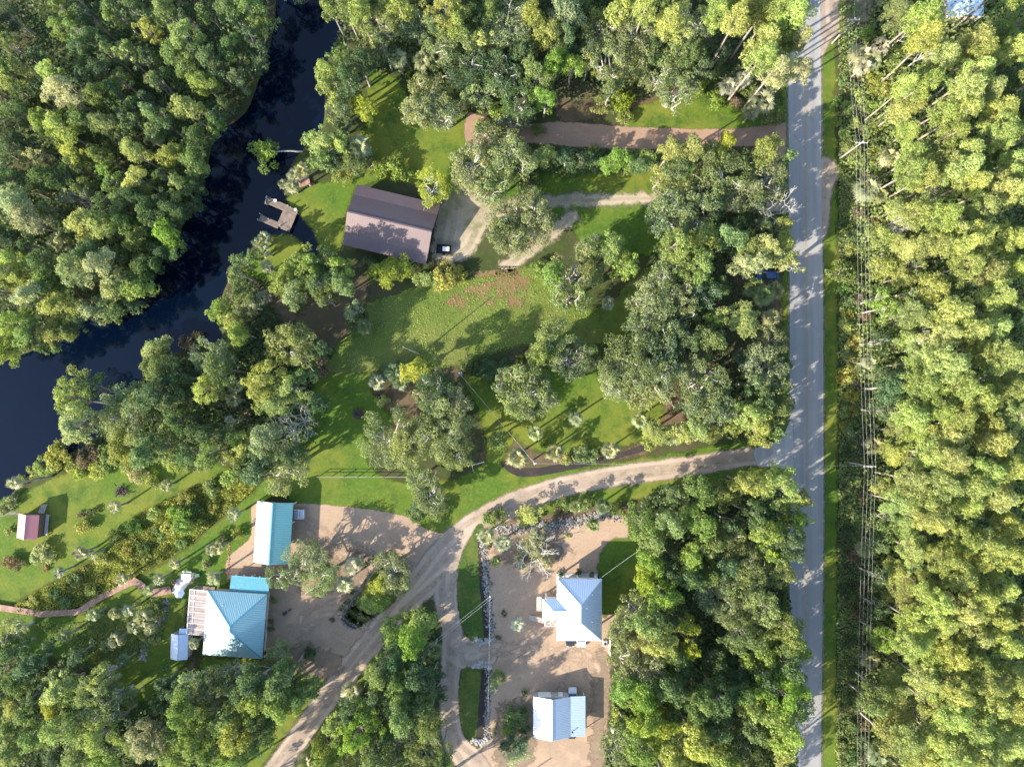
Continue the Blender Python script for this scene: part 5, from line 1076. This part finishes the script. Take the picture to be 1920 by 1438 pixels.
SE = '''1313,923,72;1357,927,66;1410,910,66,y;1467,917,80,y;1500,930,50,y;1270,930,50;1313,977,72,b;1370,1017,72,o;1337,1017,72;1433,997,62,y;1443,1030,52,v;1493,973,52,b;1480,1017,78,d;1413,965,60,d;1397,1060,82,o;1470,1077,46,y;1423,1077,80,o;1347,1117,82,o;1390,1103,82,o;1390,1147,90,o;1433,1133,80;1330,1073,52;1297,1043,62,b;1300,1087,60,d;1297,1217,46,v;1287,1173,50,v;1430,1227,100,b,14;1397,1190,80;1480,1193,80;1497,1213,56,v;1467,1167,70;1480,1253,68,d;1440,1270,60,d;1347,1243,70,d,11;1380,1270,60,d,11;1463,1300,90,b;1488,1320,72;1430,1327,72;1467,1360,80,b;1460,1393,80,y;1413,1363,62;1353,1310,72,d;1313,1320,80;1347,1367,72;1307,1393,80,y;1357,1423,72,y;1420,1423,70,d;1467,1427,60,d;1213,987,90,b,12;1253,980,72;1220,1013,62;1220,1053,62,b;1213,1083,52,v;1247,1120,72,b;1190,1160,80,o,10;1220,1173,72;1233,1203,80,y;1173,1237,68,o;1207,1260,80,o;1163,1193,46,o;1167,1290,62,b;1207,1307,80,b;1257,1293,72;1157,1343,36,By;1173,1373,50;1207,1353,72,v;1240,1360,72,v;1160,1403,66,o;1200,1403,80,b;1257,1417,72,y;1260,1040,60,d,10;1250,1070,60,d,10;1270,1160,50,d,10;1280,1250,60,d,10;1300,1290,60,d,10;1260,1340,50,d;1400,1300,50,d;1390,1390,50,d;1300,1440,60,y;1265,1230,60,g;1250,1170,50,d;1360,1060,50,d;1370,980,50,d;1455,1045,50,d'''
plant(SE, 'H', 'g', 'southeast', '%ss in the wood between the raised house and the road')
plant('1180,1480,80;1260,1490,80;1340,1485,80;1420,1490,80;1470,1495,70;1180,1570,80;1280,1570,80;1380,1570,80', 'H', 'g', 'southeast', '%ss in the wood between the raised house and the road')
SC = '''783,1173,72,y,9;740,1193,76,b,9;770,1207,62,b;760,1153,38,b,7;813,1220,44,Co,6;740,1237,70,d;707,1260,56;733,1280,80,g;783,1270,62,d;657,1297,52,Cp,6;690,1330,56,b;750,1340,80;783,1320,62;657,1337,60,d;667,1377,80,b;750,1390,90,o;800,1360,72;807,1410,80,o;697,1417,72;650,1417,80,o;827,1423,46,g;820,1300,40,d,7;815,1260,40,d,7;710,1300,50,d;720,1370,50,d;627,1360,48,y;573,1430,56,Cp,6;617,1420,60,b;600,1400,40,By;800,1160,30,Bg'''
plant(SC, 'H', 'g', 'south', '%ss in the wood between the two narrow drives')
plant('600,1490,80;690,1495,80;780,1490,80;840,1500,60;640,1570,80;760,1570,80', 'H', 'g', 'south', '%ss in the wood between the two narrow drives')
SW = '''20,1187,60,o,9;20,1220,60,d;53,1250,70,d;30,1280,60;113,1260,50;110,1293,70,y;137,1307,52;97,1320,52,v;187,1270,56,o;177,1300,76,o;203,1320,56,o;240,1310,40,Cg,6;230,1240,34,Cg,5;27,1327,60,y;20,1360,60;50,1337,56;67,1383,72;120,1370,76,y,14;187,1380,90,y,14;143,1417,80;20,1410,60,y;190,1420,70,b;267,1390,82,p;253,1400,60;327,1293,60,d;307,1280,48,d;367,1293,70,o;393,1280,70,o;390,1310,76,o;350,1340,80;433,1277,70,o;430,1310,80,o;433,1343,80;480,1280,80,d;527,1280,76;540,1270,60,d;483,1317,80;520,1313,76;567,1300,62,d;373,1387,80;333,1377,62;337,1417,72,b;400,1403,80;443,1377,80,y;450,1417,72;487,1343,70;523,1227,46,o,6;517,1247,52,o,6;500,1260,40,d,5;90,1210,40,d;140,1230,40,d;300,1330,50,d;300,1400,50,d;220,1350,50,d;100,1420,60,d;480,1390,50;500,1370,40;460,1300,60,d;400,1350,60,d;160,1340,45,d;70,1300,50,d'''
plant(SW, 'H', 'g', 'southwest', '%ss in the wood below the turquoise house')
plant('-40,1230,70;-45,1330,75;-45,1430,75;50,1485,80;140,1490,80;230,1490,80;320,1490,80;410,1495,80;-50,1520,80;90,1570,80;250,1575,80;380,1575,80;-120,1300,80;-120,1430,80', 'H', 'g', 'southwest', '%ss in the wood below the turquoise house')
YARD = '''250,985,34,Bb;290,965,30,By;300,1000,34,Bg;215,1005,30,Bg;190,1050,30,By;140,1085,28,Bg;100,1115,26,Bd;350,935,34,By;395,915,36,Bg;430,900,36,By;455,880,40,Bg;400,950,26,By;270,1030,28,Bd;170,1110,26,By;120,1130,24,Bg;60,1128,24,By;340,1020,24,Bg;380,985,22,By;573,1055,84,Oo,8|gnarled oak with pale limbs between the carport and the yard;605,1085,72,Oo,8;520,1083,46,Og,6;437,965,35,Cw,5;407,1027,34,Cp,4;395,1030,30,Cp,4;327,1057,28,Cp,4;297,1087,28,Cp,4;277,1107,26,Cp,3.5;227,1087,28,Cp,4;400,1083,34,Cp,4;363,1207,26,Cp,3.5;110,1073,28,Cp,4;150,1037,32,Cp,4.5;170,1040,24,Cp,4;157,990,32,Br;237,1033,22,Br;80,1035,38,Bp;95,1045,26,Bp;65,1048,24,Bp;350,980,56,Bb,4;330,965,40,Bb;320,990,40,By;365,960,36,Bg;230,1060,18,By;275,1045,16,By;120,1193,32,Cp,4;173,1153,30,Cg,4;213,1150,30,Co,4;267,1160,44,Cp,4;250,1175,34,Cp,4;240,1145,28,Cp,3.5;217,1200,40,Cp,4;200,1210,26,Bp;175,1205,15,Bp;157,1223,16,By;180,1237,16,Br;280,1180,28,Cp,3.5;265,1190,28,Bg;290,1200,22,Bp;175,960,18,Bd;160,965,14,Bk;148,965,12,Bk;15,995,18,Bp;15,1055,30,Bk;35,1060,26,Bk;85,1065,16,Bk;660,1063,36,Cw,4;645,1095,42,Cw,4;672,1055,30,Cp,3.5;735,1065,66,Oo,7;745,1098,50,Oo,7;715,1095,52,Hv,6;698,1130,58,Hy,6;685,1058,12,Bd;700,1046,12,Bd;650,1130,12,Bd;640,1140,12,Bd;622,1163,12,Bd;648,1150,10,Bd;660,1110,10,Bd;583,1228,22,Bd;577,1218,12,Bd;912,1005,44,Cp,3.5;943,1018,40,Cp,3;930,1053,26,Cb,1.6;1112,985,34,Cb,2;970,1170,34,Cw,3|lone round palm on the sand left of the raised house;935,1270,36,Cb,3;930,970,40,Bg;915,975,30,Bg;1000,965,52,Hy,5;985,975,34,By;1080,950,34,Cg,3;1130,950,42,Cg,3;1160,955,36,Bg;1100,940,34,Bg;1060,945,30,Bg;1050,960,26,Bk;1003,1040,84,D,6|pale leafless willow-like tree spreading over the sand;1008,1003,44,Hp,5;1005,1025,50,Hp,4.5;985,1050,40,Bw;1020,1050,44,Bw;990,1025,40,Bw;1065,1006,9,Bv;915,1025,10,Bd;965,1345,46,Bg,2.5;958,1360,34,Bg;980,1338,28,Bg;950,1368,24,By;985,1365,24,Bd;982,1300,16,Bg;945,1150,12,Bd;935,1195,10,Bd;970,1410,58,Hp,5;955,1395,44,Hd,4;975,1395,36,Hd,4;928,1370,12,Bd;930,1355,8,Bd;925,1290,26,Cp,2.5;1050,1075,12,Bd;1083,1072,14,Bd;1110,1078,12,Bd;513,1125,14,Bg;508,1165,12,Bg;508,1178,12,Bg;1140,1235,10,By;445,1000,24,By;420,1010,18,Bk;385,1058,22,Bo;290,1140,22,By;300,1150,18,By'''
plant(YARD, 'B', 'g', 'yard', '%ss planted around the houses and marsh')
SCR = '''1580,150,26,g;1590,200,26,y;1605,230,26,y;1585,250,24,g;1575,320,26,g;1590,340,26,g;1580,420,24,d;1600,440,30,d;1595,470,30,y;1620,470,30,y;1580,540,30,b;1600,520,26,y;1590,560,30,g;1625,540,26,y;1585,610,34,y;1605,640,34,r;1585,660,34,y;1590,700,36,r;1610,690,30,o;1600,740,34,r;1580,770,30,y;1600,770,26,r;1595,810,30,o;1585,850,26,d;1610,850,26,d;1590,920,30,d;1610,960,30,d;1590,1000,30,d;1605,1060,30,d;1590,1110,30,d;1610,1150,30,k;1595,1200,30,d;1605,1260,30,d;1595,1310,30,d;1600,1360,30,d;1575,1400,26,y;1600,1420,30,d;1570,190,20,b;1570,230,16,b;1574,225,12,r;1610,180,30,y;1640,200,36,b;1650,230,34,r;1630,250,30,y;1610,300,34,y;1640,310,24,b;1650,420,30,k;1630,410,26,k;1620,430,24,o;1625,590,30,k;1630,620,26,y;1640,600,24,b;1630,740,26,d;1640,760,30,y;1620,780,22,y;1640,960,30,d;1635,1180,26,k;1630,1150,24,k;1620,1390,30,d'''
plant(SCR, 'B', 'g', 'scrub', '%ses in the roadside scrub under the wires')
plant('1612,180,22,k;1608,270,26,k;1622,330,24,k;1612,400,30,k;1630,450,28,k;1606,500,24,r;1612,560,28,k;1590,590,26,r;1598,680,24,k;1578,710,24,r;1606,720,30,k;1582,745,22,y;1588,800,26,r;1612,830,26,k;1616,930,30,k;1600,1040,30,k;1614,1100,26,k;1620,1220,26,k;1612,1300,28,k;1618,1360,24,k', 'B', 'k', 'scrub', '%ses in the roadside scrub under the wires')
# the small tree leaning out over the river
b = P(566, 284); r = empty('leaning_tree', (b.x, b.y, 0)); tag(r, 'bright green tree leaning far out over the river on a thin trunk', 'tree')
e = P(497, 286, 2.4); ev = (e.x - b.x, e.y - b.y, 2.4); me = tube_mesh('trunk', [([(0, 0, -.3), (ev[0] * .3, ev[1] * .3, 1.2), (ev[0] * .7, ev[1] * .7, 1.9), ev], [.2, .16, .13, .06], 7)], 'bark_oak'); link('trunk', me, r)
cl = [((ev[0] + random.gauss(0, 1.0), ev[1] + random.gauss(0, 1.6), 1.2 + random.random() * 3.2), random.uniform(.7, 1.15)) for _ in range(24)]
o = link('crown', leaves('crown', cl, 'leaf', .19, 120), r); o.color = (*TINT['b'], 1)

# ---------------------------------------------------------------- low growth nobody could count
def scatter(polys, n, cuts=(), margin=0.0):
    bs = [p.box() for p in polys]; lo = np.min([b[0] for b in bs], 0); hi = np.max([b[1] for b in bs], 0)
    out = []; got = 0
    while got < n:
        q = rng.uniform(lo, hi, (n * 2, 2)); d = sdf_all(q[:, 0], q[:, 1], polys, cuts); q = q[d > margin]; out.append(q); got += len(q)
        if len(out) > 12: break
    return np.concatenate(out)[:n]
def thicket(name, polys, n, size, h0, h1, tint, mat, label, cuts=(), lump=.25, aspect=.62, jit=.6):
    q = scatter(polys, n, cuts, .2); k = lump
    f = .5 + .25 * (np.sin(q[:, 0] * k * 2.1 + 1.3 * np.sin(q[:, 1] * k)) + np.sin(q[:, 1] * k * 2.7 + 2 * np.sin(q[:, 0] * k * .7)))
    z = (h0 + (h1 - h0) * np.clip(f + rng.normal(0, .18, n), 0, 1)) * rng.uniform(.45, 1, n)
    C = np.column_stack([q, z]); N = np.column_stack([rng.normal(0, jit, n), rng.normal(0, jit, n), np.ones(n)])
    T = np.clip(.45 + .25 * np.sin(q[:, 0] * .35 + q[:, 1] * .2) + rng.normal(0, .2, n), 0, 1)
    o = link(name, quads_mesh(name, leaf_quads(C, N, size * rng.uniform(.6, 1.5, n), aspect), mat, T)); o.color = (*TINT[tint], 1); tag(o, label, 'plants', None, 'stuff')
ALLDRY = (RIVER,)
thicket('undergrowth', [Y((-200, -160), (540, -160), (520, 60), (490, 160), (430, 240), (395, 310), (360, 420), (290, 510), (190, 600), (60, 655), (-200, 740))], 42000, .30, .3, 3.4, 'd', 'leaf', 'dark undergrowth filling the wood west of the river', ALLDRY)
thicket('undergrowth', [Y((640, -120), (1470, -120), (1470, 120), (1400, 160), (1290, 150), (1200, 195), (1050, 190), (880, 190), (760, 140), (650, 130))], 22000, .27, .2, 2.2, 'd', 'leaf', 'dark undergrowth in the wood north of the sand drive', ALLDRY)
thicket('undergrowth', [Y((1640, -120), (2000, -120), (2000, 1600), (1640, 1600))], 52000, .32, .3, 3.0, 'g', 'leaf', 'green undergrowth under the pines east of the road')
thicket('undergrowth', [Y((1650, -120), (2000, -120), (2000, 1600), (1650, 1600))], 52000, .26, 2.0, 9.0, 'g', 'leaf', 'tall green understorey leaves between the pine trunks')
thicket('undergrowth', [Y((1200, 930), (1460, 905), (1468, 930), (1466, 1600), (1150, 1600), (1150, 1280), (1215, 1180))], 26000, .3, .3, 2.6, 'd', 'leaf', 'dark undergrowth in the wood between raised house and road')
thicket('undergrowth', [Y((640, 1330), (700, 1260), (790, 1160), (818, 1200), (818, 1400), (830, 1600), (560, 1600), (590, 1440))], 13000, .28, .2, 2.0, 'd', 'leaf', 'dark undergrowth between the two narrow drives')
thicket('undergrowth', [Y((-120, 1230), (60, 1220), (220, 1330), (300, 1290), (400, 1265), (560, 1290), (530, 1340), (440, 1440), (440, 1600), (-120, 1600))], 22000, .28, .2, 2.2, 'd', 'leaf', 'dark undergrowth in the wood below the turquoise house')
thicket('undergrowth', [Y((110, 840), (190, 800), (250, 720), (300, 680), (400, 650), (430, 600), (440, 500), (480, 530), (560, 640), (590, 720), (560, 860), (500, 880), (400, 850), (300, 860))], 16000, .26, .2, 2.2, 'd', 'leaf', 'dark undergrowth on the east river bank', ALLDRY)
thicket('undergrowth', [Y((1000, 285), (1240, 285), (1230, 325), (1060, 330), (980, 320))], 3500, .22, .2, 1.6, 'd', 'leaf', 'hedge-like undergrowth below the sand drive')
thicket('undergrowth', [Y((1290, 420), (1460, 400), (1450, 505), (1290, 520)), Y((1240, 540), (1400, 530), (1460, 600), (1460, 820), (1340, 810), (1340, 720), (1240, 700))], 9000, .24, .1, 1.2, 'd', 'leaf', 'low undergrowth beneath the oaks beside the road')
thicket('roadside_scrub', [Line([(1586, -120), (1588, 300), (1592, 800), (1588, 1200), (1586, 1600)], [34, 36, 44, 44, 44])], 26000, .20, .1, 1.5, 'g', 'leaf', 'tangled scrub along the ditch east of the road', (), .6)
thicket('roadside_scrub', [Line([(1622, -120), (1622, 400), (1624, 900), (1616, 1600)], 40)], 9000, .20, .1, 1.2, 'o', 'leaf', 'tangled scrub under the power lines', (), .6)
thicket('marsh_plants', [MARSH], 24000, .15, .15, .95, 'm', 'leaf', 'yellow-green marsh plants in a strip above the boardwalk', (), .9)
thicket('marsh_plants', [Y((60, 1165), (150, 1165), (200, 1140), (300, 1120), (310, 1180), (240, 1240), (150, 1220))], 5000, .14, .1, .6, 'g', 'leaf', 'low marsh plants below the boardwalk', (), .9)
thicket('meadow_weeds', [Y((690, 570), (800, 540), (1000, 505), (1050, 560), (1120, 590), (1000, 640), (840, 690), (690, 690), (640, 660))], 7000, .10, .03, .25, 'y', 'leaf', 'scattered low weeds across the meadow', (), .9)

# ---------------------------------------------------------------- labels for trees: look first, then the nearest landmark
LM = [(735, 420, 'the brown barn'), (522, 402, 'the wooden dock'), (497, 285, 'the leaning river tree'), (512, 998, 'the turquoise carport'), (440, 1170, 'the turquoise house'), (55, 987, 'the red-roofed hut'), (1086, 1143, 'the raised white house'), (1047, 1343, 'the white garage'),
      (890, 240, 'the end of the sand drive'), (1445, 850, 'the mouth of the gravel drive'), (1622, 877, 'the crossarm pole'), (1455, 397, 'the bare roadside tree'), (1436, 518, 'the blue car'), (1810, 15, 'the corner house roof'), (150, 1145, 'the bend of the red boardwalk'), (1618, 285, 'the pole by the upper road'),
      (885, 1100, 'the long grass island'), (885, 1320, 'the lower grass island'), (690, 1110, 'the walled planted bed'), (865, 700, 'the pale pole in the meadow'), (1003, 868, 'the pole in the palm bed'), (675, 890, 'the rail fence'), (336, 1212, 'the small gabled shed'), (0, 0, "the photo's top left corner"), (1920, 1438, "the photo's bottom right corner"), (0, 1438, "the photo's bottom left corner"), (930, 530, 'the red groundcover patches'), (1600, 40, 'the sandy pull-off'), (130, 745, 'the tree jutting into the river'), (0, 720, 'the wide river reach'), (960, 0, "the top edge's middle"), (1920, 720, "the right edge's middle"), (1500, 1438, "the road's lower end")]
def where(dx, dy):
    a = math.degrees(math.atan2(-dy, dx)) % 360
    return ['right of', 'above right of', 'above', 'above left of', 'left of', 'below left of', 'below', 'below right of'][int((a + 22.5) // 45) % 8]
GR = {}
for t_ in TREES:
    if t_['kind'] == 'H' and t_['d'] <= 54: t_['kind'] = 'Y'
    if t_['label']: tag(t_['o'], t_['label'], KN[t_['kind']][2]); continue
    lx, ly, ph = min(LM, key=lambda l: math.hypot(l[0] - t_['x'], l[1] - t_['y'])); t_['dist'] = math.hypot(lx - t_['x'], ly - t_['y'])
    sz = {'C': (30, 44), 'B': (18, 44), 'Y': (44, 99)}.get(t_['kind'], (52, 76)); s = 'small ' if t_['d'] < sz[0] else ('large ' if t_['d'] > sz[1] else '')
    if t_['kind'] == 'P': s = s.replace('small ', 'slim ').replace('large ', 'broad ')
    core = s + TW[t_['tint']] + ' ' + KN[t_['kind']][1] if t_['kind'] != 'D' else KN['D'][1]
    t_['rel'] = where(t_['x'] - lx, t_['y'] - ly) + ' ' + ph
    if math.hypot(t_['x'] - lx, t_['y'] - ly) < 24: t_['rel'] = 'beside ' + ph
    t_['core'] = core; GR.setdefault((core, t_['rel']), []).append(t_)
ORD = ['', 'second ', 'third ', 'fourth ', 'fifth ', 'sixth ', 'seventh ', 'eighth ', 'ninth ', 'tenth ', 'eleventh ', 'twelfth ', '13th ', '14th ', '15th ', '16th ', '17th ', '18th ']
for (core, rel), L_ in GR.items():
    L_.sort(key=lambda t_: t_['dist'])
    for i, t_ in enumerate(L_):
        if len(L_) == 1: lab = core + ' ' + rel
        elif i == 0: lab = 'nearest ' + core + ' ' + rel
        else: lab = ORD[min(i, 17)] + 'nearest ' + core + ' ' + rel
        tag(t_['o'], lab, KN[t_['kind']][2], t_['group'])
